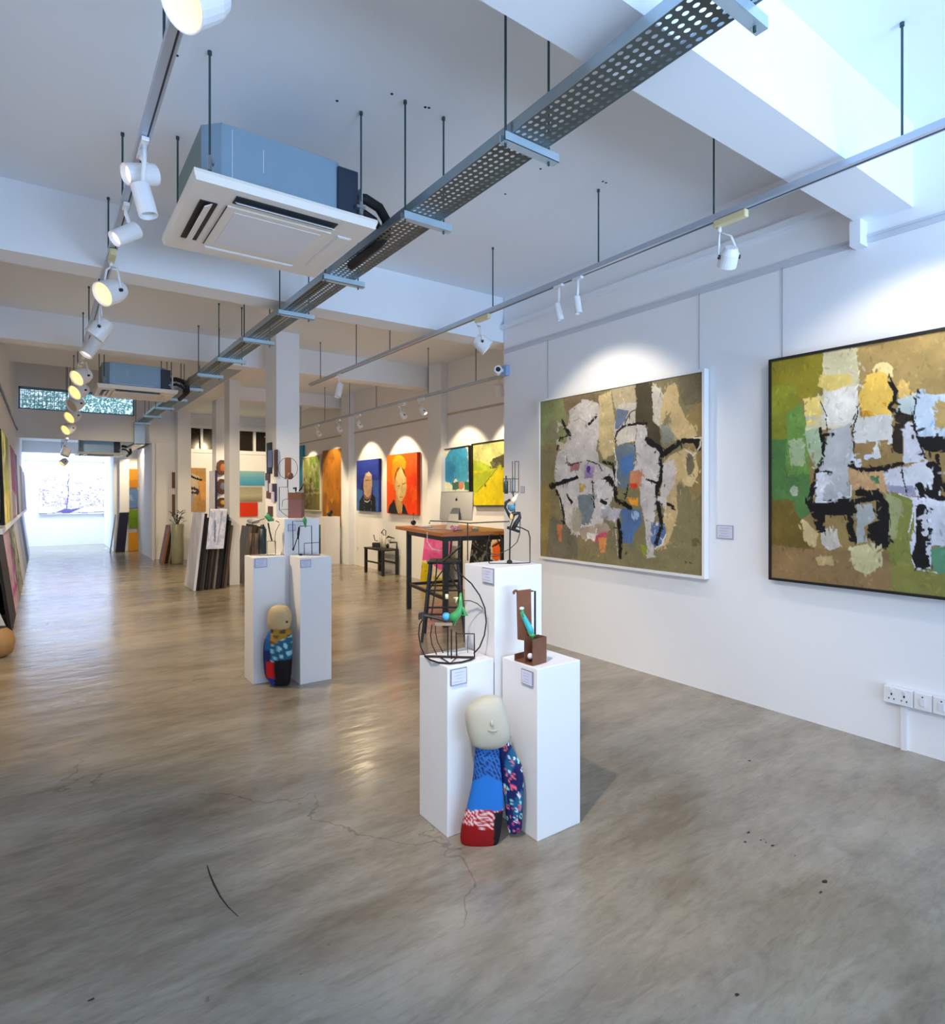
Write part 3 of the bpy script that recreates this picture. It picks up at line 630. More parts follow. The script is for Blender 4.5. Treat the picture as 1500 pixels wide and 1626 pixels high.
# ================================================================== TRAY, TRACKS
def rodset(parent, x, y, z0, z1, name='rod'):
    m = MB().cyl((x, y, z0), (x, y, z1), .0055, n=8); m.cyl((x, y, z1-.018), (x, y, z1), .010, n=8); m.build(name, ROD, parent)
TX0, TX1, TZ = 1.635, 1.835, 3.05
tr = thing('cable_tray', 'long perforated galvanised cable tray hanging from the ceiling on steel rods', 'cable tray', (1.735, 6, TZ))
MB().box(TX0, TX1, -1.4, 15.1, TZ, TZ+.0015).build('tray_base', PERF, tr)
MB().box(TX0-.002, TX0, -1.4, 15.1, TZ, TZ+.05).box(TX1, TX1+.002, -1.4, 15.1, TZ, TZ+.05).build('side_rail', GALV, tr)
MB().box(TX0, TX1, 15.1, 15.14, 2.62, TZ+.05).box(TX0, TX0+.003, 15.14, 15.3, 2.62, TZ+.05).box(TX0, TX1, 15.1, 18.0, 2.6, 2.602).box(TX0-.002, TX0, 15.1, 18, 2.6, 2.65).build('tray_drop', GALV, tr)
for y in (-.3, 1.05, 2.02, 2.9, 4.05, 5.05, 6.15, 7.2, 8.3, 9.5, 10.7, 11.9, 13.3, 14.7):
    b = MB(); b.box(TX0-.035, TX1+.075, y-.021, y+.021, TZ-.042, TZ-.038); b.box(TX0-.035, TX1+.075, y-.021, y-.017, TZ-.042, TZ-.002); b.box(TX0-.035, TX1+.075, y+.017, y+.021, TZ-.042, TZ-.002)
    b.build('bracket', BRK, tr)
    zt = 3.17 if (1.36 < y < 1.64 or 5.19 < y < 5.47) else (4.6 if y > 12.3 else ZC)
    rodset(tr, TX0-.02, y, TZ-.06, zt); rodset(tr, TX1+.03, y, TZ-.06, zt)
rr = random.Random(3)
for k in range(3):
    pts = []
    for i in range(40): y = 4.2+i*.27; pts.append((TX0+.03+k*.025+.012*math.sin(i*1.3+k), y, TZ+.03+.025*max(0, math.sin(i*.8+k))*(1 if k == 0 else .5)))
    MB().tube(pts, .013 if k else .02, 7).build('cable', FOAM, tr, smooth=True)
def track(label, X, z, y0, y1, rods, zt=None):
    t = thing('lighting_track', label, 'lighting track', (X, (y0+y1)/2, z))
    MB().box(X-.024, X+.024, y0, y1, z, z+.012).box(X-.024, X-.017, y0, y1, z-.022, z).box(X+.017, X+.024, y0, y1, z-.022, z).build('rail', TRACK, t)
    MB().box(X-.017, X+.017, y0, y1, z-.020, z-.0005).build('rail_insert', TRACK, t); MB().box(X+.006, X+.013, y0, y1, z-.0215, z-.0195).build('groove', TRACKD, t)
    for y in rods: rodset(t, X, y, z+.012, 3.17 if 5.19 < y < 5.47 else (3.3 if 8.75 < y < 9.05 else (2.9 if z < 2.7 and y > 15.5 else 4.6 if (y > 12.3 and X < 2) else ZC)))
    return t
track('white lighting track along the left side, carrying the long row of spotlights', .385, 3.18, -1.2, 14.8, (.7, 2.62, 4.14, 5.1, 6.0, 7.4, 8.5, 9.9, 11.2, 12.8, 14.2))
track('white lighting track running past the white-framed painting on the right', 3.20, 3.12, -.6, 8.6, (1.1, 2.05, 2.95, 4.18, 6.1, 7.0, 8.2))
track('lighting track high in the rear alcove in front of the portraits', 4.62, 2.97, 5.4, 15.6, (6.4, 7.6, 9.3, 10.4, 11.6, 13, 14.4))
track('short lighting track in the low passage by the skylit far wall', .385, 2.62, 14.4, 19.2, (15.0, 16.2, 17.6, 18.9), None)
def spot(label, X, ztr, px, py, d, kind='cyl', lens='off', power=0, R=.045, Ln=.17, cone=60, col=(1, .82, .58), side=1, plane=None, fixed=None, adapter=None):
    """track spotlight whose housing centre appears at (px, py)"""
    C = fixed if fixed is not None else onX(px, py, X); C = Vector(C); d = Vector(d).normalized()
    t = thing('track_spotlight', label, 'spotlight', (X, C.y, ztr-.02))
    zb_ = ztr-.022
    back = C-d*Ln/2; front = C+d*Ln/2
    if kind == 'cyl':
        MB().box(X-.016, X+.016, C.y-.045, C.y+.045, zb_-.02, zb_).build('adapter', adapter or WHITEM, t, bevel=.003)
        j = C-d*Ln*.18+Vector((0, 0, R*.9)); MB().tube([(X, C.y, zb_-.02), (X, C.y, (zb_+j.z)/2), tuple(j)], .011, 10).ell(tuple(j), .016).build('stem', WHITEM, t, smooth=True)
    else:
        MB().box(X-.02, X+.02, C.y-.11, C.y+.09, zb_-.045, zb_).build('adapter', adapter or BEIGE, t, bevel=.008)
        u = d.cross(UP).normalized(); b = MB(); top = Vector((X, C.y+.06, zb_-.045)); m2 = C+UP*R*1.5
        b.cyl(top, top-Vector((0, 0, .03)), .012)
        for q in (-1, 1): b.tube([top-Vector((0, 0, .03)), top*.4+(m2+u*q*R*1.05)*.6, C+u*q*(R*1.05)], .007, 8)
        b.build('yoke', WHITEM, t, smooth=True)
        MB().cyl(C-u*(R*1.12), C+u*(R*1.12), .012, n=10).build('pivot_knob', BLACK, t)
    h = MB(); n = 24
    def ring(p, r):
        u = d.cross(UP) if abs(d.z) < .95 else d.cross(Vector((1, 0, 0))); u.normalize(); w = d.cross(u)
        return [p+(u*math.cos(a)+w*math.sin(a))*r for a in [2*math.pi*i/n for i in range(n)]]
    if kind == 'cyl': prof = [(back, R*.86), (back+d*.006, R), (front, R), (front, R*.9), (front-d*.022, R*.8)]
    else: prof = [(back, R*.62), (back+d*.01, R*.7), (C-d*.02, R*.92), (front, R), (front, R*.93), (front-d*.018, R*.86)]
    V = []
    for p, r in prof: V += ring(p, r)
    k = len(prof); F = [(i*n+j, i*n+(j+1) % n, (i+1)*n+(j+1) % n, (i+1)*n+j) for i in range(k-1) for j in range(n)]+[tuple(range(n))[::-1]]
    h.add(V, F); o = h.build('housing', WHITEM, t)
    bv = o.modifiers.new('bevel', 'BEVEL'); bv.width = .003; bv.segments = 2
    lm = {'off': UNLIT, 'warm': LIT, 'pale': LITW}[lens]; rl = R*(.8 if kind == 'cyl' else .86)
    zf = front-d*(.0215 if kind == 'cyl' else .0175)
    l = MB(); l.add(ring(zf, rl), [tuple(range(n))]); l.add([zf+d*.0+q for q in ()], []) if False else None
    l.build('lens', lm, o)
    if power:
        Lt = bpy.data.lights.new('spot_beam', 'SPOT'); Lt.energy = power; Lt.color = col; Lt.spot_size = math.radians(cone); Lt.spot_blend = .35; Lt.shadow_soft_size = .03
        lo = bpy.data.objects.new('spot_beam', Lt); COL.objects.link(lo); lo.parent = t
        M = (front+d*.004); lo.location = M-wm(t).translation; lo.rotation_euler = d.to_track_quat('-Z', 'Y').to_euler()
    return t
WARM = (1, .78, .48)
# left track, front to back
LX, LZ = .385, 3.18
spot('big lit spotlight cut off by the top edge of the picture', LX, LZ, 318, 0, (-.62, -.28, -.62), 'can', 'warm', 26, R=.075, Ln=.17, cone=75, adapter=WHITEM)
spot('white cylinder spotlight aimed at the left wall, nearest the big lit one', LX, LZ, 224, 277, (-.86, -.22, -.34), 'cyl', 'pale', 16, R=.05, Ln=.15)
spot('white cylinder spotlight pointing down just behind the nearest cylinder one', LX, LZ, 229, 318, (.22, -.1, -.9), 'cyl', 'off', 0, R=.042, Ln=.15)
spot('white cylinder spotlight on the left track level with the air conditioner', LX, LZ, 200, 372, (-.72, -.25, -.60), 'cyl', 'pale', 14, R=.046, Ln=.16)
spot('large lit spotlight with yellowed adapter in front of the first rear beam', LX, LZ, 178, 463, (-.72, -.45, -.48), 'can', 'warm', 22, R=.085, Ln=.17)
spot('pale spotlight with open bracket behind the large lit yellow-adapter one', LX, LZ, 160, 522, (-.5, .1, -.7), 'can', 'off', 0, R=.08, Ln=.17, adapter=WHITEM)
spot('slim white spotlight with glowing tip below the open-bracket one', LX, LZ, 145, 552, (-.45, -.2, -.8), 'cyl', 'pale', 12, R=.06, Ln=.2)
for i, (px, py, w) in enumerate(((131, 597, 1), (127, 620, 1), (121, 641, 0), (117, 660, 1), (110, 680, 1))):
    spot(('lit spotlight beside the left half of the strip window', 'lit spotlight overlapping the middle of the strip window', 'unlit tan spotlight at the lower edge of the strip window', 'glowing tan spotlight just below the strip window', 'last lit spotlight of the left row above the passage header')[i],
         LX, LZ, px, py, (-.72, -.5, -.5), 'can', 'warm' if w else 'off', 18 if w and i < 2 else 0, R=.10, Ln=.18)
spot('upper small spotlight in front of the skylit far wall', LX, 2.62, 105, 718, (-.3, -.2, -.9), 'cyl', 'off', R=.08, Ln=.17)
spot('lower small spotlight in front of the skylit far wall', LX, 2.62, 102, 733, (-.6, -.2, -.6), 'can', 'warm', R=.08, Ln=.14)
# right track
RX, RZ = 3.20, 3.12
spot('white can spotlight with long yellowed adapter, nearest of the right track', RX, RZ, 1157, 408, (.35, .45, -.62), 'can', 'off', 0, R=.055, Ln=.11)
spot('right one of the two slim cylinder spotlights near the white-framed painting', RX, RZ, 917, 484, (.05, -.12, -.9), 'cyl', 'off', 0, R=.026, Ln=.13)
spot('left one of the two slim cylinder spotlights near the white-framed painting', RX, RZ, 887, 495, (.18, -.10, -.9), 'cyl', 'off', 0, R=.026, Ln=.13)
spot('white can spotlight with yellow adapter by the wall corner camera', RX, RZ, 765, 545, (.55, -.35, -.55), 'can', 'off', 0, R=.075, Ln=.14)
spot('small white cylinder spotlight near the far end of the right track', RX, RZ, 538, 620, (-.25, -.1, -.9), 'cyl', 'off', 0, R=.045, Ln=.19)
# rear alcove track
AX, AZ = 4.62, 2.97
spot('tan spotlight directly below the security camera', AX, AZ, 793, 620, (.3, 0, -.9), 'cyl', 'off', 0, R=.055, Ln=.16, adapter=BEIGE)
for i, (px, lab) in enumerate(((668, 'small spotlight in front of the second wall pilaster'), (637, 'small spotlight above the orange portrait'), (568, 'small spotlight above the blue portrait'), (536, 'small spotlight above the tall orange canvas'), (503, 'small spotlight above the green forest painting'))):
    p = onX(px, 650, AX); spot(lab, AX, AZ, px, 0, (.55, 0, -.7), 'can', 'off', 0, R=.05, Ln=.12, fixed=(AX+.03, p.y, AZ-.21), adapter=WHITEM)
# the gallery lamps' beams on the walls (unattached, near the tracks), plus added floor floods as fill
def beamlight(name, loc, target, power, cone, col=WARM, blend=.3):
    Lt = bpy.data.lights.new(name, 'SPOT'); Lt.energy = power; Lt.color = col; Lt.spot_size = math.radians(cone); Lt.spot_blend = blend; Lt.shadow_soft_size = .04
    lo = bpy.data.objects.new(name, Lt); COL.objects.link(lo); lo.location = loc
    d = Vector(target)-Vector(loc); lo.rotation_euler = d.to_track_quat('-Z', 'Y').to_euler()
beamlight('painting_beam', (3.22, 3.55, 2.9), (4.12, 3.62, 1.75), 23, 98, (1, .87, .68), .45)
beamlight('painting_beam', (3.22, 1.05, 2.9), (4.12, 1.30, 1.75), 23, 98, (1, .87, .68), .45)
for y, pw in ((6.55, 44), (7.75, 44), (9.75, 62), (11.15, 42), (12.9, 40), (14.4, 32)):
    beamlight('alcove_beam', (AX+.05, y, 2.72), (X2, y, 1.75), pw*.95, 84, blend=.3)
beamlight('alcove_beam', (3.9, 15.6, 2.9), (4.2, 17.4, 1.8), 100, 90)
beamlight('alcove_beam', (3.9, 11.4, 2.9), (3.6, 12.4, .2), 90, 120)  # this and the next: added floor floods off the track, for warm bounce
beamlight('alcove_beam', (3.9, 8.2, 2.9), (3.7, 8.0, .2), 90, 120)
beamlight('left_floor_fill', (.62, 5.3, 2.7), (1.8, 6.2, 0), 110, 120)  # three added floods aimed at the floor, fill light without a fixture
beamlight('left_floor_fill', (.62, 8.3, 2.7), (1.4, 9.6, 0), 100, 120)
beamlight('left_floor_fill', (.62, 11.6, 2.7), (1.4, 13.6, 0), 90, 120)
beamlight('rear_beam', (1.9, 16.9, 2.7), (2.0, 18.2, 1.2), 70, 80)
beamlight('plinth_beam', (.45, 1.3, 3.0), (2.2, 2.3, .6), 150, 70, (1, .88, .74), .8)
# ================================================================== AIR CONDITIONERS
def aircon(label, cx, y0, zp, S=.96, hose=True):
    cy = y0+S/2; t = thing('ceiling_air_conditioner', label, 'air conditioner', (cx, cy, zp)); h = S/2
    def ring(r0, r1, z): return None
    p = MB(); b0 = [(-h, -h), (h, -h), (h, h), (-h, h)]; hi = h-.035
    V = [(cx+x*1, cy+y*1, zp+.035) for x, y in b0]+[(cx+x*(h-.012)/h, cy+y*(h-.012)/h, zp) for x, y in b0]+[(cx+x, cy+y, zp+.05) for x, y in b0]
    F = [(4, 7, 6, 5)]+[(i, (i+1) % 4, 4+(i+1) % 4, 4+i)[::-1] for i in range(4)]+[(8+i, 8+(i+1) % 4, (i+1) % 4, i)[::-1] for i in range(4)]+[(8, 9, 10, 11)]
    p.add(V, F); p.build('panel', ACP, t)
    g = .57/2
    ig = MB().box(cx-g, cx+g, cy-g, cy+g, zp-.008, zp+.002).build('intake_grille', ACP, t, bevel=.005)
    MB().box(cx-g+.05, cx+g-.05, cy-g+.05, cy+g-.05, zp-.011, zp-.007).build('grille_insert', ACG, ig)
    MB().box(cx-g-.002, cx-g+.001, cy-g, cy+g, zp-.0095, zp-.004).build('seam', DKBR, t)
    for k, (ux, uy) in enumerate(((0, -1), (-1, 0), (1, 0), (0, 1))):
        u = Vector((ux, uy, 0)); w = Vector((-uy, ux, 0)); c = Vector((cx, cy, zp))+u*(h-.11)
        osl = MB().obb(c-UP*.001, w*.27, u*.042, UP*.004).build('outlet_slot', BLACK if k < 2 else ACG, t)
        tl = (u*.030+UP*(-.018 if k < 2 else 0)); n_ = tl.cross(w).normalized()
        if k < 2: MB().obb(c-UP*.016+u*.0, w*.262, tl*.62, n_*.002).build('vane', ACP if k else ACG, osl)
        else: MB().obb(c-UP*.006, w*.262, u*.034, UP*.002).build('vane', ACP, osl)
    cxp = cx; cx = cx-.03; B = .385; ch = .08; z0 = zp+.05; z1 = zp+.36
    pts = [(cx-B+ch, cy-B), (cx+B-ch, cy-B), (cx+B, cy-B+ch), (cx+B, cy+B-ch), (cx+B-ch, cy+B), (cx-B+ch, cy+B), (cx-B, cy+B-ch), (cx-B, cy-B+ch)]
    m = MB(); m.prism(pts, z0, z1)
    o = m.build('body', ACB, t, bevel=.004, mats=(ACS,)); 
    o.data.polygons[2+6].material_index = 1
    MB().box(cx-B+ch+.06, cx+B-ch-.07, cy-B-.006, cy-B, z0+.03, z0+.036).box(cx-B+ch+.05, cx-B+ch+.052, cy-B-.002, cy-B, z0, z1-.02).box(cx-.1, cx-.098, cy-B-.002, cy-B, z0+.12, z0+.24).build('seam', WHITE, t)
    MB().box(cx+B-ch+.0, cx+B+.04, cy-B-.02, cy-B+.12, z0+.0, z1-.03).build('pipe_cover', NAVYBOX, t, bevel=.006)
    if hose:
        q = MB(); a = Vector((cx+B+.05, cy-B+.05, z0+.16))
        q.tube([a, a+Vector((.07, 0, .015)), a+Vector((.16, .01, -.005)), a+Vector((.22, .03, -.06)), a+Vector((.235, .06, -.13)), a+Vector((.22, .14, -.16)), a+Vector((.2, .5, -.19))], .03, 10)
        a = a+Vector((0, .02, -.07)); q.tube([a, a+Vector((.07, 0, .015)), a+Vector((.14, .01, -.005)), a+Vector((.185, .03, -.04)), a+Vector((.19, .1, -.07))], .018, 8)
        q.build('insulated_hose', FOAM, t, smooth=True)
        MB().box(cx+B+.06, cx+B+.075, cy-B+.0, cy-B+.03, z0+.02, z0+.2).build('valve', WHITE, t)
    zt = ZC if zp > 2.85 and y0 < 12 else 2.9
    for sx in (-1, 1):
        for sy in (-1, 1):
            x = cxp+sx*.40; y = cy+sy*.43
            rodset(t, x, y, z0+.04, zt); MB().box(x-.02*sx-.012, x+.02, y-.015, y+.015, z0+.06, z0+.075).cyl((x, y, z0+.03), (x, y, z0+.1), .011, n=6).build('hanger_bracket', GALV, t)
aircon('nearest ceiling cassette air conditioner, large beside the cable tray', 1.06, 3.08, 3.0)
aircon('second ceiling cassette air conditioner, in front of the strip window', 1.05, 9.2, 2.9)
aircon('farthest ceiling cassette air conditioner, in the low passage', 1.10, 16.6, 2.44)
# ================================================================== SECURITY CAMERA
cp = onX(806, 589, XR-.0); t = thing('security_camera', 'white security camera on the corner of the right wall', 'camera', (XR-.02, YJ-.06, cp.z-.05))
MB().box(XR-.05, XR, YJ-.1, YJ-.0, cp.z-.055, cp.z+.055).build('junction_box', mat('pale_blue_plastic', (150, 175, 215), .5), t, bevel=.006)
cc = Vector((XR-.1, YJ-.02, cp.z)); dd = (Vector((2.6, 3.2, 2.9))-cc).normalized()
MB().cyl((XR-.05, YJ-.05, cp.z), cc, .018).build('arm', WHITE, t)
MB().cyl(cc-dd*.05, cc+dd*.06, .045, n=20).build('housing', WHITE, t, bevel=.005)
MB().cyl(cc+dd*.055, cc+dd*.064, .026, n=20).build('lens', BLACK, t)
# ================================================================== PLINTHS AND SCULPTURES
def plinth(label, x0, x1, y0, y1, z):
    return tag(MB().box(x0, x1, y0, y1, 0, z).build('display_plinth', PLINTH, bevel=.003), label, 'plinth')
plinth('short white plinth on the left of the near group, under the wire circle sculpture', 1.435, 1.69, 2.20, 2.44, .745)
plinth('short white plinth on the right of the near group, under the rusty bracket sculpture', 1.735, 1.995, 1.95, 2.195, .745)
plinth('tall white plinth at the back of the near group', 1.70, 1.99, 2.205, 2.45, 1.158)
plinth('white plinth on the left of the far group, behind the small doll figure', 1.345, 1.60, 4.86, 5.11, 1.0)
plinth('white plinth on the right of the far group, under the rectangular wire sculpture', 1.645, 1.905, 4.64, 4.895, 1.0)
plinth('tall white plinth at the back of the far group, under the rusty box sculpture', 1.605, 1.90, 4.90, 5.15, 1.30)
plinth('white plinth standing by the rear alcove wall below the orange canvas', 4.88, 5.22, 12.25, 12.5, 1.02)
def pl(label, px, py, axis, plane, w, h):
    if axis == 'y': c = onY(px, py, plane-.004); placard(label, c, (1, 0, 0), (0, 0, 1), w, h)
    else: c = onX(px, py, plane-.004); placard(label, c, (0, -1, 0), (0, 0, 1), w, h)
pl('pale placard on the front of the short left near plinth', 728, 1074, 'y', 2.20, .085, .072)
pl('pale placard on the left face of the short right near plinth', 837, 1076, 'x', 1.735, .075, .066)
pl('grey placard on the left face of the tall near plinth', 775, 914, 'x', 1.70, .085, .072)
pl('pale placard on the far left plinth above the doll figure', 414, 894, 'y', 4.86, .095, .07)
pl('pale placard on the far right plinth', 485, 895, 'y', 4.64, .085, .06)
pl('faint placard on the tall far plinth', 463, 838, 'y', 4.90, .06, .055)
# --- near patchwork figure
HD = 2.60
t = thing('stone_head_figure', 'large stone-headed figure in blue and red patchwork leaning on the near plinths', 'sculpture', onZ(775, 1325, 0))
rows = dense([(1104, 776, 784), (1106, 766, 792), (1111, 754, 797), (1121, 742, 801), (1135, 738, 805), (1156, 741, 810), (1170, 745, 809), (1180, 749, 803), (1186, 760, 792), (1188, 772, 782)], 4)
hd = MB(); loft(hd, rows, HD, .62, 32); hd.build('head', STONE, t, smooth=True)
fc = MB(); fr = lambda x, y, o=0: atD(x, y, HD-.062-o)
fc.tube([fr(780, 1142, -.012), fr(781, 1150, .0), fr(783, 1154, -.012)], [.003, .008, .003], 8); fc.tube([fr(774, 1160, -.004), fr(782, 1161, .001), fr(790, 1160, -.006)], [.002, .0045, .002], 8)
fc.build('face', STONE, t, smooth=True)
nk = MB(); loft(nk, dense([(1170, 747, 812), (1185, 749, 812), (1200, 750, 812)], 3), HD+.055, .35, 24); nk.build('collar', mat('grey_stone_collar', (160, 158, 146), .6, noise=.1), t, smooth=True)
def figcol(px, py):
    w = 2.2*math.sin(py*.35+px*.11)
    if py < 1232+6*math.sin(px*.12) and py > 1186:
        d = math.sin(px*.9+py*.35)*math.sin(py*.8-px*.25)
        return (20, 34, 84) if d > .12 else (44, 104, 178)
    if py < 1280+w*.5: return (34, 112, 196)
    if py < 1305+w+(px-750)*.12:
        return (232, 200, 198) if math.sin(px*1.1)*math.sin(py*.9+px*.3) > .05 else (176, 22, 24)
    return (140, 8, 10)
rows = dense([(1185, 755, 792), (1200, 753, 793), (1230, 751, 796), (1255, 747, 798), (1280, 741, 799), (1300, 735, 797), (1320, 731, 795), (1333, 731, 792), (1342, 737, 788), (1345, 748, 782)], 10)
lg = MB(); px_ = loft(lg, rows, HD, .5, 64); o = lg.build('left_leg_cloth', CANV, t, smooth=True)
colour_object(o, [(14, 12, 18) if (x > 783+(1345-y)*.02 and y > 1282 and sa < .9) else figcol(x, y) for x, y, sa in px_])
rows = dense([(1178, 793, 806), (1185, 788, 812), (1200, 790, 820), (1215, 793, 828), (1240, 797, 831), (1270, 800, 831), (1295, 803, 829), (1315, 806, 828), (1323, 808, 820)], 10)
lg = MB(); px_ = loft(lg, rows, HD+.03, .5, 56); o = lg.build('right_leg_cloth', CANV, t, smooth=True)
nr = np.random.RandomState(7); spots_ = [(nr.uniform(788, 834), nr.uniform(1180, 1324), nr.uniform(1.2, 3.2), [(226, 232, 240), (226, 232, 240), (222, 60, 130), (150, 220, 200), (240, 110, 120)][nr.randint(5)]) for _ in range(70)]
def floral(x, y):
    for sx, sy, r, c in spots_:
        q = math.hypot((x-sx), (y-sy)*.6)
        if r*.55 < q < r or (r < 2 and q < r): return c
    return (22, 92, 128) if math.sin(x*.23+y*.05)+math.sin(y*.09) > .55 else (18, 28, 86)
colour_object(o, [floral(x, y) for x, y, sa in px_])
# --- far doll figure
t = thing('stone_head_figure', 'small dark patchwork doll with a tan stone head in front of the far plinths', 'sculpture', onZ(440, 1083, 0))
FD = 4.72
rows = dense([(961, 437, 448), (963, 432, 455), (969, 428, 460), (980, 426, 462), (990, 426, 461), (997, 429, 459), (1000, 434, 453)], 4)
hd = MB(); loft(hd, rows, FD, .7, 24); hd.build('head', STONE2, t, smooth=True)
MB().ell(tuple(atD(455.5, 987.5, FD-.055)), (.008, .008, .009)).build('eye', BLACK, t)
def dollcol(x, y):
    zx, zy = (x-370)*6.505, (y-860)*6.505
    if 365 < zx < 450 and 1215 < zy < 1390: return (206, 26, 20)
    if zx < 440 and zy > 1390: return (30, 56, 158)
    if zy > 1210 and zx > 445: return (10, 9, 14)
    if zx < 410: return (30, 84, 140) if zy < 1100 and zx > 350 else (22, 36, 92)
    if zy > 1040-(zx-430)*.45: return (150, 204, 216) if math.sin(zx*.06+zy*.02)*math.sin(zy*.05-zx*.03) > .25 else (34, 92, 116)
    return (170, 122, 34) if math.sin(zx*.05)*math.sin(zy*.06) > -.3 else (84, 70, 30)
rows = dense([(997, 432, 458), (1003, 427, 462), (1015, 421, 463), (1035, 419, 463), (1060, 420, 462), (1074, 423, 461), (1080, 428, 460), (1086, 431, 459)], 9)
lg = MB(); px_ = loft(lg, rows, FD, .62, 48); o = lg.build('cloth_body', CANV, t, smooth=True); colour_object(o, [dollcol(x, y) for x, y, sa in px_])
# --- wire circle sculpture, near left plinth
def wire(mb, pts, D, r, off=0, n=6):
    P = [atD(p[0], p[1], D+(p[2] if len(p) > 2 else 0)) for p in pts]; mb.tube(P, r, n)
Z1 = .746; WC = Vector((1.565, 2.31, Z1))
def z3(x, y): return (x/5.357+640, y/5.357+880)
t = thing('wire_sculpture', 'round black wire sculpture with a green mantis on the short left near plinth', 'sculpture', WC)
wD = WC.x*s_+WC.y*c_
b = MB()
cB = onZ(713, 1043, Z1+.004); b.tube([onZ(674.5, 1042, Z1+.005), onZ(753, 1044, Z1+.005)], .0055, 8)
b.tube([onZ(*z3(x, y), Z1+.005) for x, y in ((185, 868), (230, 900), (300, 922), (400, 929), (500, 918), (570, 898), (605, 880))], .0042, 8)
b.tube([onZ(*z3(x, y), Z1+.005) for x, y in ((300, 868), (400, 929), (460, 872))], .003, 8)
b.build('base_frame', BLACKW, t)
b = MB(); Dc = wD
pts = [z3(x, y) for x, y in ((188, 868), (150, 790), (132, 680), (150, 560), (200, 440), (290, 320), (300, 300))]
ring_ = [z3(418+288*math.cos(math.radians(a)), 590+ (420 if math.sin(math.radians(a)) > 0 else 310)*0+ -math.sin(math.radians(a))*440) for a in range(-48, 84, 6)]
wire(b, [z3(x, y) for x, y in ((600, 845), (650, 790), (690, 690), (706, 580), (695, 460), (650, 350), (580, 250), (500, 180), (440, 130), (425, 90), (470, 55))], Dc, .0035)
wire(b, [z3(x, y)+(.0,) for x, y in ((188, 868), (150, 790), (132, 680), (140, 600), (165, 555))], Dc, .0035)
b.build('outer_hoop', BLACKW, t)
b = MB()
wire(b, [z3(x, y)+(.03,) for x, y in ((285, 855), (245, 770), (232, 690), (245, 600))], Dc, .0026)
wire(b, [z3(x, y)+(.05,) for x, y in ((340, 840), (290, 740), (275, 660), (275, 600))], Dc, .0026)
wire(b, [z3(x, y)+(.05,) for x, y in ((505, 395), (570, 395), (630, 420), (680, 465))], Dc, .0022)
wire(b, [z3(x, y)+(-.03,) for x, y in ((410, 920), (410, 640))], Dc, .0034); wire(b, [z3(x, y) for x, y in ((380, 870), (378, 330))], Dc, .0028); wire(b, [z3(x, y) for x, y in ((455, 872), (450, 660))], Dc, .0034)
wire(b, [z3(x, y) for x, y in ((450, 676), (604, 678), (606, 872))], Dc, .0036); wire(b, [z3(x, y)+(.06,) for x, y in ((548, 690), (548, 840))], Dc, .0014)
wire(b, [z3(x, y) for x, y in ((235, 560), (270, 300), (290, 40))], Dc, .0034)
b.build('inner_wire', BLACKW, t)
b = MB(); wire(b, [z3(x, y) for x, y in ((130, 520), (200, 525), (330, 555), (420, 590))], Dc, .008); b.obb(atD(*z3(155, 522), Dc), RT*.013+UP*.004, UP*.014, FW*.012)
b.build('twig', DKBR, t)
b = MB(); wire(b, [z3(x, y) for x, y in ((365, 530), (366, 531))], Dc, .018, n=12); b.ell(tuple(atD(*z3(366, 530), Dc)), .019)
b.build('blue_bead', mat('sky_blue_glaze', (80, 170, 214), .3), t, smooth=True)
b = MB(); P = [atD(*z3(x, y), Dc) for x, y in ((400, 545), (440, 530), (470, 500), (488, 440), (488, 330))]
b.tube(P, [.018, .022, .018, .012, .005], 10); b.tube([atD(*z3(x, y), Dc) for x, y in ((495, 430), (535, 520), (480, 515))], [.005, .01, .004], 8); b.tube([atD(*z3(x, y), Dc) for x, y in ((460, 540), (430, 605))], .005, 8)
b.build('mantis', GREEN, t, smooth=True)
b = MB(); b.obb(atD(*z3(345, 590), Dc), RT*.04, UP*.006, FW*.02); b.build('ledge', TAN, t)
b = MB(); b.tube([atD(*z3(x, y), Dc) for x, y in ((370, 380), (370, 340))], .008, 8); b.tube([atD(*z3(x, y), Dc) for x, y in ((430, 375), (455, 370), (445, 415))], [.006, .009, .003], 8); b.build('shell_charm', mat('cream_shell', (226, 214, 160), .4), t, smooth=True)
# --- rusty bracket with mantis
t = thing('rusty_bracket_sculpture', 'rust brown steel bracket sculpture with a turquoise mantis on the short right near plinth', 'sculpture', (1.80, 2.06, .746))
bD = 1.80*s_+2.06*c_
b = MB(); U_ = RT; 
def quad3(mb, pts, D, th):
    P = [atD(p[0], p[1], D+(p[2] if len(p) > 2 else 0)) for p in pts]; n = (P[1]-P[0]).cross(P[2]-P[0]).normalized()*th/2
    k = len(P); mb.add([p-n for p in P]+[p+n for p in P], [tuple(range(k))[::-1], tuple(range(k, 2*k))]+[(i, (i+1) % k, k+(i+1) % k, k+i) for i in range(k)])
quad3(b, [z3(962, 310), z3(1086, 296), z3(1094, 745), z3(972, 724)], bD+.03, .006)
b.tube([atD(*z3(966, 312), bD+.03), atD(*z3(950, 312), bD+.02), atD(*z3(938, 325), bD+.01), atD(*z3(945, 338), bD+.01)], .006, 8)
b.build('upright_plate', RUST, t)
b = MB(); wire(b, [z3(1088, 314)+(.03,), z3(1121, 314)+(.03,), z3(1121, 735)+(.01,)], bD, .005); b.build('rod_frame', BLACKW, t)
b = MB(); zb_ = .747
A = [onZ(*z3(x, y), zb_) for x, y in ((948, 905), (1100, 950), (1216, 918))]
hb_ = .105
def wallq(mb, p, q, h, th=.004):
    p, q = Vector(p), Vector(q); d = (q-p).normalized(); n = d.cross(UP)*th/2; mb.obb((p+q)/2+UP*h/2, (q-p)/2, n, UP*h/2)
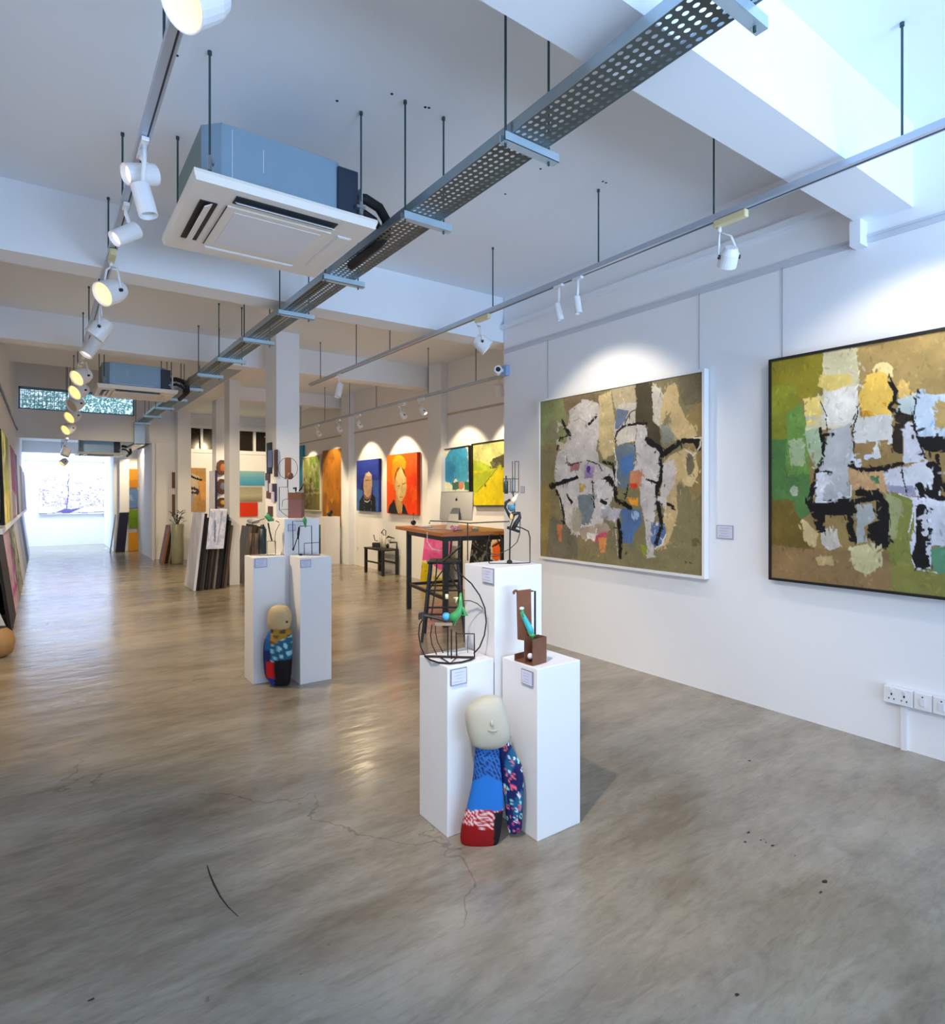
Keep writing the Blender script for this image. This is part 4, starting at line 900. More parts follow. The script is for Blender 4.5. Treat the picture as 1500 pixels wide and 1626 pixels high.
e2 = A[2]-A[1]; wallq(b, A[1], A[2], .115); m3 = A[1]+(A[0]-A[1])*.28
bk = A[2]+(A[0]-A[1])*.45; wallq(b, A[2], bk, .115); wallq(b, bk, A[1]+(A[0]-A[1])*.45, .115)
c1 = A[0]; c2 = A[0]+e2*.85; wallq(b, c1, c2, .03); b.obb((A[0]+A[2])/2+UP*.002, (A[1]-A[0])/2, e2/2, UP*.002)
b.build('steel_box', RUST, t)
b = MB(); b.tube([atD(*z3(x, y), bD-.01) for x, y in ((1008, 490), (1030, 540), (1060, 600), (1085, 650), (1095, 690))], [.007, .011, .014, .014, .006], 10); b.build('mantis_body', TURQ, t, smooth=True)
b = MB(); b.tube([atD(*z3(x, y), bD-.015) for x, y in ((1015, 480), (1018, 520), (1035, 565))], [.007, .006, .003], 8); b.tube([atD(*z3(x, y), bD-.01) for x, y in ((1060, 650), (1095, 700), (1108, 735))], [.005, .009, .004], 8); b.ell(tuple(atD(*z3(1100, 690), bD-.01)), .012); b.build('mantis_legs', GREEN, t, smooth=True)
b = MB(); b.ell(tuple(atD(*z3(1008, 462), bD-.015)), (.013, .01, .008)); b.build('mantis_head', mat('pale_mint_glaze', (196, 226, 206), .4), t, smooth=True)
b = MB(); b.ell(tuple(A[0]*.35+A[1]*.65+e2*.3+UP*.03), .014); b.build('egg', WHITE, t, smooth=True)
# --- sculptures on the tall near plinth
def z2(x, y): return (x/5.083+620, y/5.083+680)
tD = 1.84*s_+2.33*c_
t = thing('wire_sculpture', 'open house-shaped wire sculpture with bird and rack of vessels on the tall near plinth', 'sculpture', (1.84, 2.33, 1.159))
b = MB()
wire(b, [z2(x, y) for x, y in ((312, 772), (318, 748), (460, 752), (640, 766), (760, 760), (960, 752))], tD, .003)
wire(b, [z2(x, y) for x, y in ((622, 762), (622, 1068))], tD-.02, .003)
wire(b, [z2(x, y) for x, y in ((1000, 790), (1060, 805), (1110, 830), (1124, 880), (1124, 1085), (960, 1092), (800, 1092), (775, 1040), (775, 940), (800, 860), (830, 852))], tD, .0032)
wire(b, [z2(x, y) for x, y in ((880, 850), (900, 900), (900, 1020), (850, 1035), (790, 1030))], tD+.03, .002)
wire(b, [z2(x, y) for x, y in ((640, 870), (680, 950), (760, 1005), (860, 1022), (960, 975), (1020, 920), (1042, 850), (1045, 740))], tD-.02, .0022)
wire(b, [z2(x, y)+(.02,) for x, y in ((512, 1080), (530, 1150), (600, 1185), (660, 1245), (720, 1340), (745, 1440))], tD, .0) if False else None
wire(b, [z2(x, y) for x, y in ((965, 790), (960, 1075))], tD, .004); wire(b, [z2(x, y) for x, y in ((965, 800), (1000, 700), (1000, 600), (985, 515))], tD, .003)
b.ell(tuple(atD(*z2(960, 1080), tD)), (.014, .014, .012)); b.build('wire_frame', BLACKW, t)
b = MB()
for a_, c2_ in (((907, 408), (1033, 408)), ((907, 515), (1033, 515)), ((910, 408), (910, 515)), ((1033, 268), (1033, 515)), ((1003, 268), (1033, 268)), ((1003, 268), (1003, 515)), ((983, 265), (983, 515)), ((947, 408), (947, 515)), ((965, 408), (965, 515))):
    wire(b, [z2(*a_), z2(*c2_)], tD, .0018); wire(b, [z2(*a_)+(.04,), z2(*c2_)+(.04,)], tD, .0018)
b.build('vessel_rack', BLACKW, t)
b = MB(); g0 = atD(*z2(932, 480), tD+.02); b.lathe(g0, [(.010, -.03), (.011, .0), (.011, .025), (.005, .035), (.004, .055), (.006, .06)], 10); b.build('green_bottle', mat('dark_green_bottle', (44, 60, 50), .3), t, smooth=True)
b = MB(); g0 = atD(*z2(985, 480), tD+.02); b.lathe(g0, [(.008, -.03), (.009, .0), (.009, .045), (.004, .052)], 10); b.build('clear_bottle', mat('grey_glass', (170, 172, 170), .2), t, smooth=True)
b = MB(); b.tube([atD(*z2(x, y), tD) for x, y in ((980, 600), (1000, 570), (1025, 530))], [.014, .012, .002], 10); b.build('beak', mat('ivory_beak', (226, 206, 178), .4), t, smooth=True)
b = MB(); b.lathe(atD(*z2(975, 650), tD), [(.006, -.012), (.017, -.004), (.021, .016), (.020, .018)], 14); b.build('blue_cup', mat('dusty_teal', (74, 128, 150), .4), t, smooth=True)
b = MB(); b.tube([atD(*z2(x, y), tD-.01) for x, y in ((965, 575), (930, 600), (925, 640), (950, 690), (975, 720))], [.006, .008, .006, .007, .012], 8)
b.tube([atD(*z2(x, y), tD) for x, y in ((975, 720), (990, 690), (1040, 685), (1042, 720), (1010, 770), (985, 820))], [.010, .012, .008, .009, .012, .010], 8)
b.tube([atD(*z2(x, y), tD) for x, y in ((940, 800), (1040, 835))], .007, 8); b.build('bird', BLACK, t, smooth=True)
b = MB(); b.ell(tuple(atD(*z2(975, 715), tD-.015)), (.010, .008, .016)); b.build('ochre_patch', mat('pale_ochre', (220, 176, 110), .5), t, smooth=True)
# --- far group sculptures
def z6(x, y): return (x/7.389+370, y/7.389+680)
t = thing('wire_sculpture', 'wire sculpture with a green bird and small glass box on the far left plinth', 'sculpture', (1.48, 4.98, 1.001)); fD = 1.48*s_+4.98*c_
b = MB(); zt_ = 1485
wire(b, [z6(x, y) for x, y in ((205, zt_+10), (228, 1220), (228, 1105), (370, 1060))], fD, .003); wire(b, [z6(x, y) for x, y in ((500, 1085), (540, 1105))], fD, .003)
wire(b, [z6(x, y) for x, y in ((545, 1120), (500, 1210), (490, 1300), (498, zt_))], fD, .0022)
for x in (400, 498): wire(b, [z6(x, 1325), z6(x, zt_)], fD, .002); wire(b, [z6(x, 1325)+(.06,), z6(x, zt_)+(.06,)], fD, .002)
wire(b, [z6(400, 1325), z6(498, 1325)], fD, .002); wire(b, [z6(400, 1325)+(.06,), z6(498, 1325)+(.06,)], fD, .002); wire(b, [z6(400, zt_), z6(498, zt_)], fD, .002)
wire(b, [z6(x, y) for x, y in ((410, 1110), (430, 1220), (455, 1320))], fD, .006); b.build('wire_frame', BLACKW, t)
b = MB(); b.tube([atD(*z6(x, y), fD) for x, y in ((370, 1040), (400, 1030), (430, 1070), (480, 1080))], [.006, .022, .022, .006], 10); b.tube([atD(*z6(x, y), fD) for x, y in ((400, 990), (410, 1050))], [.004, .012], 8); b.build('bird', GREEN, t, smooth=True)
b = MB(); b.tube([atD(*z6(x, y), fD+.01) for x, y in ((340, 1130), (355, 1200))], [.014, .02], 10); b.tube([atD(*z6(x, y), fD+.01) for x, y in ((350, 1180), (350, 1475))], .028, 10); b.build('driftwood_post', mat('dark_teal_wood', (24, 42, 48), .5, noise=.3), t, smooth=True)
b = MB()
for x, r in ((235, .03), (280, .032)): b.tube([atD(*z6(x, 1235), fD+.03), atD(*z6(x-5, 1478), fD+.03)], [r*.9, r], 10)
b.build('bark_log', mat('brown_bark', (96, 74, 54), .8, noise=.35, scale=20), t, smooth=True)
t = thing('wire_sculpture', 'rectangular wire sculpture with a green mantis on the far right plinth', 'sculpture', (1.78, 4.76, 1.001)); fD = 1.78*s_+4.76*c_
b = MB()
wire(b, [z6(x, y) for x, y in ((705, 1430), (698, 1090), (830, 1092))], fD, .0032); wire(b, [z6(x, y) for x, y in ((705, 1430), (770, 1240), (780, 1150), (920, 1145), (925, 1480))], fD, .0036)
wire(b, [z6(x, y) for x, y in ((768, 1260), (770, 1485), (1015, 1490), (1018, 1340), (835, 1350), (835, 1485))], fD, .0034); wire(b, [z6(x, y)+(.05,) for x, y in ((768, 1485), (1015, 1490))], fD, .0034)
b.tube([atD(*z6(x, y), fD) for x, y in ((775, 1160), (765, 1240), (760, 1300))], [.008, .011, .004], 8); b.ell(tuple(atD(*z6(795, 1483), fD)), (.016, .012, .008)); b.ell(tuple(atD(*z6(705, 1420), fD)), (.008, .008, .012))
b.build('wire_frame', BLACKW, t)
b = MB(); b.tube([atD(*z6(x, y), fD) for x, y in ((830, 1035), (840, 1080), (850, 1165))], [.006, .018, .004], 10); b.build('mantis', GREEN, t, smooth=True)
t = thing('rusty_box_sculpture', 'rusty steel box and hoop sculpture with wires on the tall far plinth', 'sculpture', (1.75, 5.02, 1.301)); fD = 1.75*s_+5.02*c_
zb_ = 1062
b = MB(); quad3(b, [z6(608, 345), z6(680, 345), z6(680, 560), z6(608, 600)], fD, .008); b.ell(tuple(atD(*z6(670, 560), fD)), (.028, .02, .03)); b.build('rust_plate', RUST, t)
b = MB(); c0 = z6(643, 470); b.tube([atD(c0[0]+15.5*math.cos(a), c0[1]+17*math.sin(a), fD+.02) for a in [2*math.pi*i/28 for i in range(28)]], .0018, 6, closed=True)
wire(b, [z6(x, y) for x, y in ((640, 600), (640, 690))], fD, .004); wire(b, [z6(x, y) for x, y in ((660, 950), (542, 955), (542, 692), (640, 690), (650, 760))], fD, .003); wire(b, [z6(x, y) for x, y in ((575, 920), (580, 850), (620, 830), (660, 830))], fD, .002)
wire(b, [z6(x, y) for x, y in ((542, 955), (590, 1000), (660, 1050))], fD, .002); b.build('wire_frame', BLACKW, t)
p = atD(*z6(742, 950), fD); w_ = .056; h0 = p.z; zt2 = atD(*z6(742, 755), fD).z
MB().obb((p.x, p.y, (1.301+zt2)/2), RT*w_, FW*.05, UP*(zt2-1.301)/2).build('rust_box', mat('pinkish_rust', (134, 92, 88), .6, .3, noise=.12, scale=18), t, bevel=.002)
MB().obb((p.x, p.y, zt2-.03), RT*(w_+.001), FW*.051, UP*.03).build('dark_band', RUST, t)
b = MB(); b.tube([atD(*z6(x, y), fD) for x, y in ((705, 705), (735, 700), (740, 755))], [.008, .012, .005], 8); b.tube([atD(*z6(x, y), fD) for x, y in ((760, 755), (800, 700), (830, 650))], [.006, .008, .003], 8); b.build('bird', BLACK, t, smooth=True)
b = MB(); b.ell(tuple(atD(*z6(765, 742), fD)), (.018, .01, .012)); b.build('shell', WHITE, t, smooth=True)
t = tag(MB().ell((5.03, 12.36, 1.07), (.06, .05, .05)).ell((5.07, 12.36, 1.12), (.03, .03, .05)).build('black_carving', BLACK, smooth=True), 'small black carving on top of the white plinth by the rear wall', 'sculpture')
# ================================================================== DESK AREA
a0 = Vector((3.62, 5.62, 0)); ux = Vector((.984, -.176, 0)).normalized(); uy = Vector((.176, .984, 0)).normalized()
tz = 1.075
t = thing('standing_desk', 'tall desk with an orange-brown wooden top and black frame', 'desk', a0+ux*.42+uy*.78)
dc = lambda a, b_, z: a0+ux*a+uy*b_+UP*z
MB().obb(dc(.44, .78, tz-.022), ux*.48, uy*.82, UP*.022).build('tabletop', WOOD, t, bevel=.004)
for i, (a, b_) in enumerate(((.06, .1), (.06, 1.34), (.80, .1), (.80, 1.34))):
    MB().obb(dc(a, b_, (tz-.05)/2), ux*.027, uy*.027, UP*(tz-.05)/2).build('leg', BLACK, t)
MB().obb(dc(.06, .72, tz-.075), ux*.02, uy*.62, UP*.03).obb(dc(.43, .1, tz-.075), ux*.37, uy*.02, UP*.03).obb(dc(.06, .72, .32), ux*.018, uy*.6, UP*.018).obb(dc(.43, 1.34, .32), ux*.37, uy*.018, UP*.018).build('frame_rail', BLACK, t)
# computer seen from behind
ip = Vector((4.09, 6.07, tz)); fx = Vector((math.cos(math.radians(-62)), math.sin(math.radians(-62)), 0)); fn = UP.cross(fx)
if fn.dot(ip) > 0: fn = -fn
t = thing('desktop_computer', 'silver all-in-one desktop computer seen from behind on the tall desk', 'computer', ip)
cm = ip+UP*.285; b = MB()
tl = (UP*.99-fn*.10).normalized(); nn = fx.cross(tl).normalized()
if nn.dot(fn) < 0: nn = -nn
b.obb(cm, fx*.225, tl*.175, nn*.007); hs_ = b.build('screen_housing', ALU, t, bevel=.008)
b = MB(); pts = [cm+nn*.004-tl*.02, cm+nn*.05-tl*.1, ip+fn*.12+UP*.01]
V = []
for p, hw in zip(pts, (.05, .06, .085)): V += [p-fx*hw, p+fx*hw]
for p, hw in zip(pts, (.05, .06, .085)): V += [p-fx*hw-fn*.006, p+fx*hw-fn*.006]
b.add(V, [(0, 1, 3, 2), (2, 3, 5, 4), (6, 8, 9, 7), (8, 10, 11, 9), (0, 2, 8, 6), (2, 4, 10, 8), (1, 7, 9, 3), (3, 9, 11, 5), (4, 5, 11, 10), (0, 6, 7, 1)])
b.obb(ip+fn*.03+UP*.004, fx*.09, fn*.09, UP*.004); b.build('stand', ALU, t)
b = MB(); lc = cm+nn*.009+tl*.075; n = 20
q = [lc+fx*.017*math.cos(a)*(1-.12*math.cos(2*a))+tl*.018*math.sin(a) for a in [2*math.pi*i/n for i in range(n)]]; b.add(q, [tuple(range(n))]); q = [lc+fx*.004+tl*.02, lc+fx*.010+tl*.03, lc+fx*.004+tl*.034, lc-fx*.002+tl*.026]; b.add(q, [(0, 1, 2, 3)])
b.build('logo', BLACK, hs_)
tag(MB().obb(dc(.2, 1.2, tz+.01), ux*.07, uy*.19, UP*.008).build('keyboard', WHITE, bevel=.004), 'white keyboard lying at the left end of the tall desk', 'keyboard')
tag(MB().obb(dc(.17, .72, tz+.004), ux*.10, uy*.13, UP*.004).build('paper_sheet', mat('grey_paper', (180, 178, 180), .6)), 'grey papers lying on the desk under the computer', 'paper')
t = thing('pin_sculpture', 'small black rounded sculpture with a pin at the left end of the desk', 'sculpture', dc(.10, 1.28, tz+.02))
p = dc(.10, 1.28, tz+.019); MB().ell(tuple(p+UP*.035), (.036, .036, .034)).build('stone', BLACK, t, smooth=True); MB().cyl(p+UP*.06, p+UP*.15, .003).ell(tuple(p+UP*.155), .008).build('pin', DKBR, t)
t = thing('paper_flower', 'crumpled pink paper flower on the desk right of the computer', 'decoration', dc(.22, .10, tz))
b = MB(); rr = random.Random(2)
for i in range(9): b.ell(tuple(dc(.2+rr.uniform(-.03, .03), .16+rr.uniform(-.09, .06), tz+.03+rr.uniform(-.008, .03))), (.022, .022, .018), 8, 5)
b.build('petals', PINK, t, smooth=True)
MB().tube([dc(.12, .02, tz+.012), dc(.18, .03, tz+.02), dc(.25, .05, tz+.01)], .004, 6).build('stem', DKBR, t)
cb_ = MB(); cb_.tube([dc(.0, .42, tz+.005), dc(-.045, .40, tz-.02), dc(-.06, .36, tz-.12), dc(-.04, .26, tz-.2), dc(.06, .14, tz-.22)], .005, 8)
tag(cb_.build('power_cable', WHITE, smooth=True), 'white computer cable drooping over the left edge of the tall desk', 'cable')
t = thing('desk_tape_dispenser', 'small tan tape dispenser on the desk beside the pink flower', 'stationery', dc(.42, .08, tz))
b = MB(); b.obb(dc(.42, .08, tz+.015), ux*.035, uy*.02, UP*.015); b.build('body', TAN, t); MB().cyl(dc(.42, .06, tz+.03), dc(.42, .1, tz+.03), .022).build('tape_roll', mat('pale_tape', (206, 196, 160), .4), t)
# stool
sp_ = Vector((3.42, 5.30, 0)); t = thing('bar_stool', 'black metal bar stool in front of the tall desk', 'stool', sp_)
sh = .80
MB().obb(sp_+UP*sh, RT*.17, FW*.16, UP*.014).build('seat', BLACK, t, bevel=.01)
for i, (a, b_) in enumerate(((-1, -1), (1, -1), (-1, 1), (1, 1))):
    MB().tube([sp_+RT*a*.14+FW*b_*.13+UP*sh, sp_+RT*a*.22+FW*b_*.2], .014, 8).build('leg', BLACK, t)
b = MB()
for z, k in ((.28, .195), (.52, .175)):
    q = [sp_+RT*a*k+FW*b_*k*.95+UP*z for a, b_ in ((-1, -1), (1, -1), (1, 1), (-1, 1))]; b.tube(q, .010, 8, closed=True)
b.tube([sp_-RT*.17-FW*.15+UP*.5, sp_+UP*.74-FW*.14, sp_+RT*.17-FW*.15+UP*.5], .010, 8); b.build('footrest', BLACK, t)
b = MB(); b.tube([sp_+RT*.15-FW*.13+UP*sh, sp_+RT*.17-FW*.16+UP*1.06], .012, 8); b.tube([sp_-RT*.02-FW*.13+UP*sh, sp_+RT*.17-FW*.16+UP*.97], .010, 8); b.build('back_strut', BLACK, t)
# ================================================================== REAR ALCOVE ART (wall X2)
def art(label, px0, px1, z1, z0, shapes, base, res=(60, 80), off=.03, fr=None, side=(230, 228, 222), seed=1, warp=.02, grain=.12, X=X2, tilt=0, name='canvas_painting', trace=None):
    yL = onX(px0, 785, X-off).y; yR = onX(px1, 785, X-off).y; Hh = z1-z0; Wd = yL-yR
    O = Vector((X-off, yL, z1)); U = Vector((0, -Wd, 0)); V = Vector((0, 0, -Hh))
    if tilt:
        R = Matrix.Rotation(math.radians(tilt), 3, 'X'); c = O+U/2+V/2; U = R@U; V = R@V; O = c-U/2-V/2
    if trace: f = uvmap(O, U, V, *trace); shapes = mapshapes(shapes, f, 1/(trace[0]*(Hh/6*FPX/1.0)) if False else 1)
    img = scumble(paint(res[0], res[1], base, shapes, warp, grain, seed, asp=Wd/Hh), 160, 3, 1.0, seed, .01)
    if fr:
        t = thing(name, label, 'painting', (X-off, (yL+yR)/2, z0)); canvas('canvas', O, U, V, img, .02, side, t); frame('frame', O, U, V, fr[0], fr[1], fr[2], t, back=.03)
    else:
        t = canvas(name, O, U, V, img, off-.002, side); tag(t, label, 'painting')
    return t
# blue tree painting
art('framed painting of a round blue tree behind the computer', 696, 745.5, 2.235, 1.36, [
 ('p', [(0, .72), (1, .70), (1, 1), (0, 1)], (206, 214, 200)), ('p', [(0, .80), (.3, .85), (.35, 1), (0, 1)], (130, 160, 210)),
 ('e', (.58, .34), (.40, .34), (62, 156, 206)), ('e', (.66, .12), (.30, .16), (62, 156, 206)), ('e', (.36, .42), (.2, .2), (52, 140, 196)), ('e', (.75, .5), (.22, .16), (70, 164, 210)),
 ('s', [(.56, .6), (.56, .78)], .016, (34, 40, 50)), ('p', [(.46, .64), (.56, .54), (.66, .64), (.66, .76), (.46, .76)], (60, 104, 96)), ('p', [(.5, .62), (.57, .55), (.64, .62)], (220, 220, 210)),
 ('p', [(.66, .62), (.82, .62), (.82, .76), (.66, .76)], (196, 130, 100)), ('p', [(.84, .62), (1, .62), (1, .78), (.84, .78)], (52, 120, 80))],
 (212, 216, 196), (80, 90), .05, fr=(.014, .02, BLACK), seed=4, warp=.03, tilt=-1.5)
# green hills
art('framed painting of yellow green hills beside the wall corner', 751, 812, 2.27, 1.34, [
 ('p', [(0, .0), (1, 0), (1, .35), (0, .3)], (206, 212, 140)), ('p', [(0, .25), (.2, .28), (.45, .38), (1, .3), (1, .5), (0, .55)], (176, 196, 60)), ('p', [(0, .42), (.4, .45), (.7, .40), (1, .5), (1, 1), (0, 1)], (196, 196, 40)),
 ('p', [(0, .48), (.35, .46), (.60, .44), (.1, .80), (0, .78)], (168, 184, 46)), ('s', [(.62, .44), (.12, .78)], .012, (120, 130, 30)), ('p', [(.12, .80), (.7, .45), (1, .5), (1, 1), (0, 1), (0, .85)], (214, 196, 20)),
 ('p', [(.45, .32), (.6, .26), (.8, .22), (1, .2), (1, .38), (.7, .38), (.5, .40)], (110, 110, 70)), ('d', [(.45, .28), (1, .2), (1, .42), (.45, .42)], 20, .0, (84, 84, 60)), ('e', (.33, .68), (.02, .02), (90, 90, 30))],
 (210, 214, 120), (90, 100), .05, fr=(.014, .02, BLACK), seed=9, warp=.02, tilt=-1.0)
# orange portrait
art('orange portrait of a person in a dark jacket on the rear wall', 614, 662, 2.245, 1.14, [
 ('p', [(0, 0), (.5, 0), (.4, .35), (.2, .5), (0, .45)], (236, 110, 16)), ('e', (.42, .16), (.24, .14), (248, 150, 20)), ('p', [(.15, .3), (.3, .12), (.55, .12), (.5, .22), (.3, .35), (.2, .5)], (246, 140, 24)),
 ('p', [(.7, .4), (1, .3), (1, 1), (.7, 1)], (240, 64, 10)), ('d', [(.6, 0), (1, 0), (1, 1), (.6, 1)], 6, .05, (252, 90, 24)),
 ('p', [(.22, .44), (.28, .36), (.26, .52), (.30, .6), (.26, .60)], (190, 150, 90)),
 ('p', [(.48, .22), (.56, .28), (.64, .38), (.66, .55), (.62, .68), (.52, .80), (.42, .78), (.32, .68), (.28, .5), (.34, .34)], (222, 190, 130)), ('p', [(.46, .22), (.36, .3), (.27, .45), (.28, .34), (.38, .22)], (110, 76, 44)), ('p', [(.48, .2), (.6, .28), (.66, .42), (.60, .36), (.52, .26)], (120, 76, 34)),
 ('p', [(.30, .66), (.44, .8), (.54, .82), (.56, .98), (.36, .98)], (200, 168, 112)), ('p', [(.05, .95), (.1, .86), (.26, .76), (.38, .98), (.42, 1), (.04, 1)], (32, 34, 44)), ('p', [(.56, .82), (.66, .90), (.72, 1), (.52, 1)], (32, 34, 44)),
 ('s', [(.36, .53), (.46, .53)], .010, (150, 104, 66)), ('s', [(.54, .50), (.62, .49)], .011, (120, 80, 50)), ('s', [(.5, .5), (.52, .64), (.47, .65)], .006, (170, 126, 80)), ('s', [(.44, .72), (.54, .72)], .010, (186, 96, 66))],
 (240, 84, 12), (90, 120), .07, side=(196, 52, 10), seed=3, warp=.02)
# blue portrait
art('blue portrait of a figure in a dark robe on the rear wall', 566, 601, 2.205, 1.16, [
 ('p', [(0, 0), (1, 0), (1, .3), (0, .3)], (44, 66, 176)), ('p', [(0, .55), (.3, .6), (.2, 1), (0, 1)], (60, 112, 176)), ('p', [(.72, .4), (1, .4), (1, 1), (.8, 1)], (58, 96, 176)), ('p', [(.2, .5), (.3, .4), (.32, .6), (.2, .56)], (36, 40, 96)),
 ('p', [(.34, .38), (.44, .26), (.58, .23), (.70, .3), (.72, .5), (.66, .68), (.5, .74), (.36, .66), (.32, .5)], (206, 172, 142)), ('p', [(.42, .3), (.58, .24), (.68, .3), (.6, .32)], (214, 206, 196)), ('s', [(.42, .40), (.7, .40)], .01, (120, 84, 64)),
 ('p', [(.32, .62), (.42, .72), (.62, .72), (.68, .64), (.64, .8), (.4, .8)], (160, 104, 84)), ('p', [(.14, .8), (.3, .68), (.4, .76), (.64, .76), (.72, .66), (.86, .74), (.88, 1), (.12, 1)], (18, 28, 38)),
 ('s', [(.38, .8), (.5, .82), (.62, .79)], .012, (226, 226, 224)), ('s', [(.34, .72), (.38, 1)], .006, (140, 150, 160)), ('s', [(.68, .74), (.66, 1)], .006, (140, 150, 160))],
 (38, 56, 160), (70, 110), .06, side=(28, 44, 130), seed=6, warp=.02)
# tall orange, forest, cyan
art('tall plain orange canvas with dark edges beside the rear pilaster', 512, 541.5, 2.52, .80, [('p', [(0, 0), (1, 0), (1, 1), (0, 1)], (176, 112, 20)), ('p', [(.1, 1), (.3, .7), (.55, .62), (.7, .8), (.8, 1)], (206, 136, 34)), ('d', [(0, 0), (1, 0), (1, 1), (0, 1)], 4, .05, (150, 92, 22))], (176, 112, 20), (40, 60), .07, side=(42, 32, 26), seed=5)
art('green woodland painting with pale trunks beside the tall orange canvas', 482, 508, 2.42, 1.12, [('p', [(0, 0), (1, 0), (1, .6), (0, .6)], (140, 150, 74)), ('d', [(0, 0), (1, 0), (1, .6), (0, .7)], 14, .02, (166, 170, 120)), ('d', [(.4, 0), (1, 0), (1, .6), (.4, .6)], 12, .06, (108, 140, 44)), ('p', [(0, .6), (1, .62), (1, 1), (0, 1)], (112, 112, 56)), ('s', [(0, .7), (1, .68)], .02, (160, 158, 110)), ('d', [(0, .4), (.5, .4), (.5, 1), (0, 1)], 14, .05, (88, 72, 52))], (140, 150, 74), (50, 70), .05, fr=(.03, .012, mat('pale_mount', (206, 200, 178), .6)), seed=8)
art('narrow strip of a bright cyan canvas beside the nearest column', 468, 481, 2.75, 1.62, [('e', (.8, .9), (.4, .2), (46, 120, 160))], (30, 140, 184), (20, 40), .05, side=(30, 140, 184), seed=8)
# leaning works
def lean(label, O, U, V, shapes, base, res=(40, 60), depth=.035, side=(60, 50, 44), seed=1, warp=.02, grain=.12, name='canvas_painting', group=None, cat='painting'):
    img = paint(res[0], res[1], base, shapes, warp, grain, seed, asp=Vector(U).length/Vector(V).length)
    return tag(canvas(name, O, U, V, img, depth, side), label, cat, group)
yA = onX(673, 930, 5.25).y; yB = yA-.80
lean('pink and yellow canvas leaning on the rear wall under the tall desk', (5.27, yA, .84), (0, -.80, 0), (-.10, 0, -.84), [('p', [(0, 0), (1, 0), (1, .6), (0, .55)], (218, 84, 156)), ('d', [(0, .0), (1, 0), (1, .4), (0, .3)], 5, .04, (226, 110, 170)), ('p', [(0, .55), (.3, .52), (.5, .62), (.9, .68), (1, .66), (1, 1), (0, 1)], (222, 214, 180)), ('p', [(0, .58), (.32, .60), (.34, 1), (0, 1)], (196, 176, 20)), ('d', [(0, .52), (.4, .55), (.4, .75), (0, .72)], 12, .0, (80, 120, 40)), ('p', [(.5, .82), (1, .8), (1, 1), (.5, 1)], (180, 172, 40))], (218, 84, 156), (70, 70), seed=2)
yA = onX(744, 870, 5.3).y
lean('black canvas with an orange shape leaning on the rear wall behind the near plinth', (5.38, yA, .93), (0, -1.0, 0), (-.13, 0, -.93), [('d', [(0, .05), (.5, .05), (.5, .6), (0, .6)], 26, .12, (110, 112, 108)), ('p', [(.50, .0), (1, .0), (1, .45), (.5, .5)], (206, 200, 180)), ('p', [(.54, .16), (.64, .10), (.84, .12), (.86, .34), (.66, .42), (.54, .4)], (234, 104, 30)), ('s', [(.54, .2), (.7, .12), (.9, .02)], .02, BK), ('s', [(.6, .05), (.8, .3), (1, .42)], .018, BK), ('s', [(.52, .44), (1, .44)], .03, BK)], (18, 18, 20), (80, 80), seed=12)
yA = onX(500, 860, 5.2).y
lean('dark teal canvas leaning on the rear wall beside the white plinth', (5.33, onX(504, 850, 5.3).y, .78), (0, -.75, 0), (-.14, 0, -.78), [('e', (.3, .15), (.5, .25), (20, 96, 120))], (12, 30, 46), (30, 40), seed=5)
lean('grey brown board leaning beside the white rear plinth', (5.30, 12.95, .55), (0, -.3, 0), (-.08, 0, -.55), [], (104, 84, 68), (10, 14), seed=5)
# black side table with sculptures
t = thing('side_table', 'low black side table with crossbars under the two portraits', 'table', (5.2, 10.3, 0))
MB().box(5.04, 5.38, 9.9, 10.68, .455, .485).build('tabletop', BLACK, t, bevel=.003)
for x, y in ((5.065, 9.93), (5.065, 10.64), (5.355, 9.93), (5.355, 10.64)): MB().box(x-.024, x+.024, y-.024, y+.024, 0, .455).build('leg', BLACK, t)
MB().box(5.05, 5.08, 9.93, 10.64, .21, .235).box(5.34, 5.37, 9.93, 10.64, .21, .235).build('crossbar', BLACK, t)
def z1_(x, y): return (x/6.505+470, y/6.505+680)
sD = 5.2*s_+10.3*c_
t = thing('wire_boat_sculpture', 'black boat-like sculpture with a thin mast on the left of the low black table', 'sculpture', (5.15, 10.5, .486))
q = MB(); q.obb(atD(*z1_(830, 1205), sD)*1.0, RT*.075, FW*.05, UP*.045); o = q.build('hull', BLACK, t, bevel=.01)
q = MB(); q.tube([atD(*z1_(x, y), sD) for x, y in ((800, 1100), (815, 1160), (845, 1165))], .008, 6); q.build('mast', BLACKW, t)
t = thing('wire_loop_sculpture', 'wire loop sculpture with white figures in the middle of the low black table', 'sculpture', (5.2, 10.25, .486))
q = MB(); q.tube([atD(*z1_(x, y), sD) for x, y in ((862, 1190), (865, 1130), (885, 1070), (905, 1045), (928, 1060), (925, 1105), (900, 1100), (888, 1070))], .008, 6); q.tube([atD(*z1_(x, y), sD) for x, y in ((930, 1140), (950, 1120), (1020, 1138))], [.006, .02, .006], 6); q.build('loop', BLACKW, t)
q = MB(); q.tube([atD(*z1_(875, y), sD) for y in (1085, 1150, 1235)], [.012, .035, .03], 8); q.tube([atD(*z1_(912, y), sD-.03) for y in (1115, 1180, 1238)], [.02, .035, .03], 8); q.build('white_figure', mat('off_white_plaster', (206, 200, 190), .6), t, smooth=True)
q = MB(); q.ell(tuple(atD(*z1_(945, 1215), sD)), (.03, .03, .045)); q.build('stone', BLACK, t, smooth=True)
t = thing('black_arch_sculpture', 'black arched bracket sculpture on the right end of the low black table', 'sculpture', (5.2, 10.0, .486))
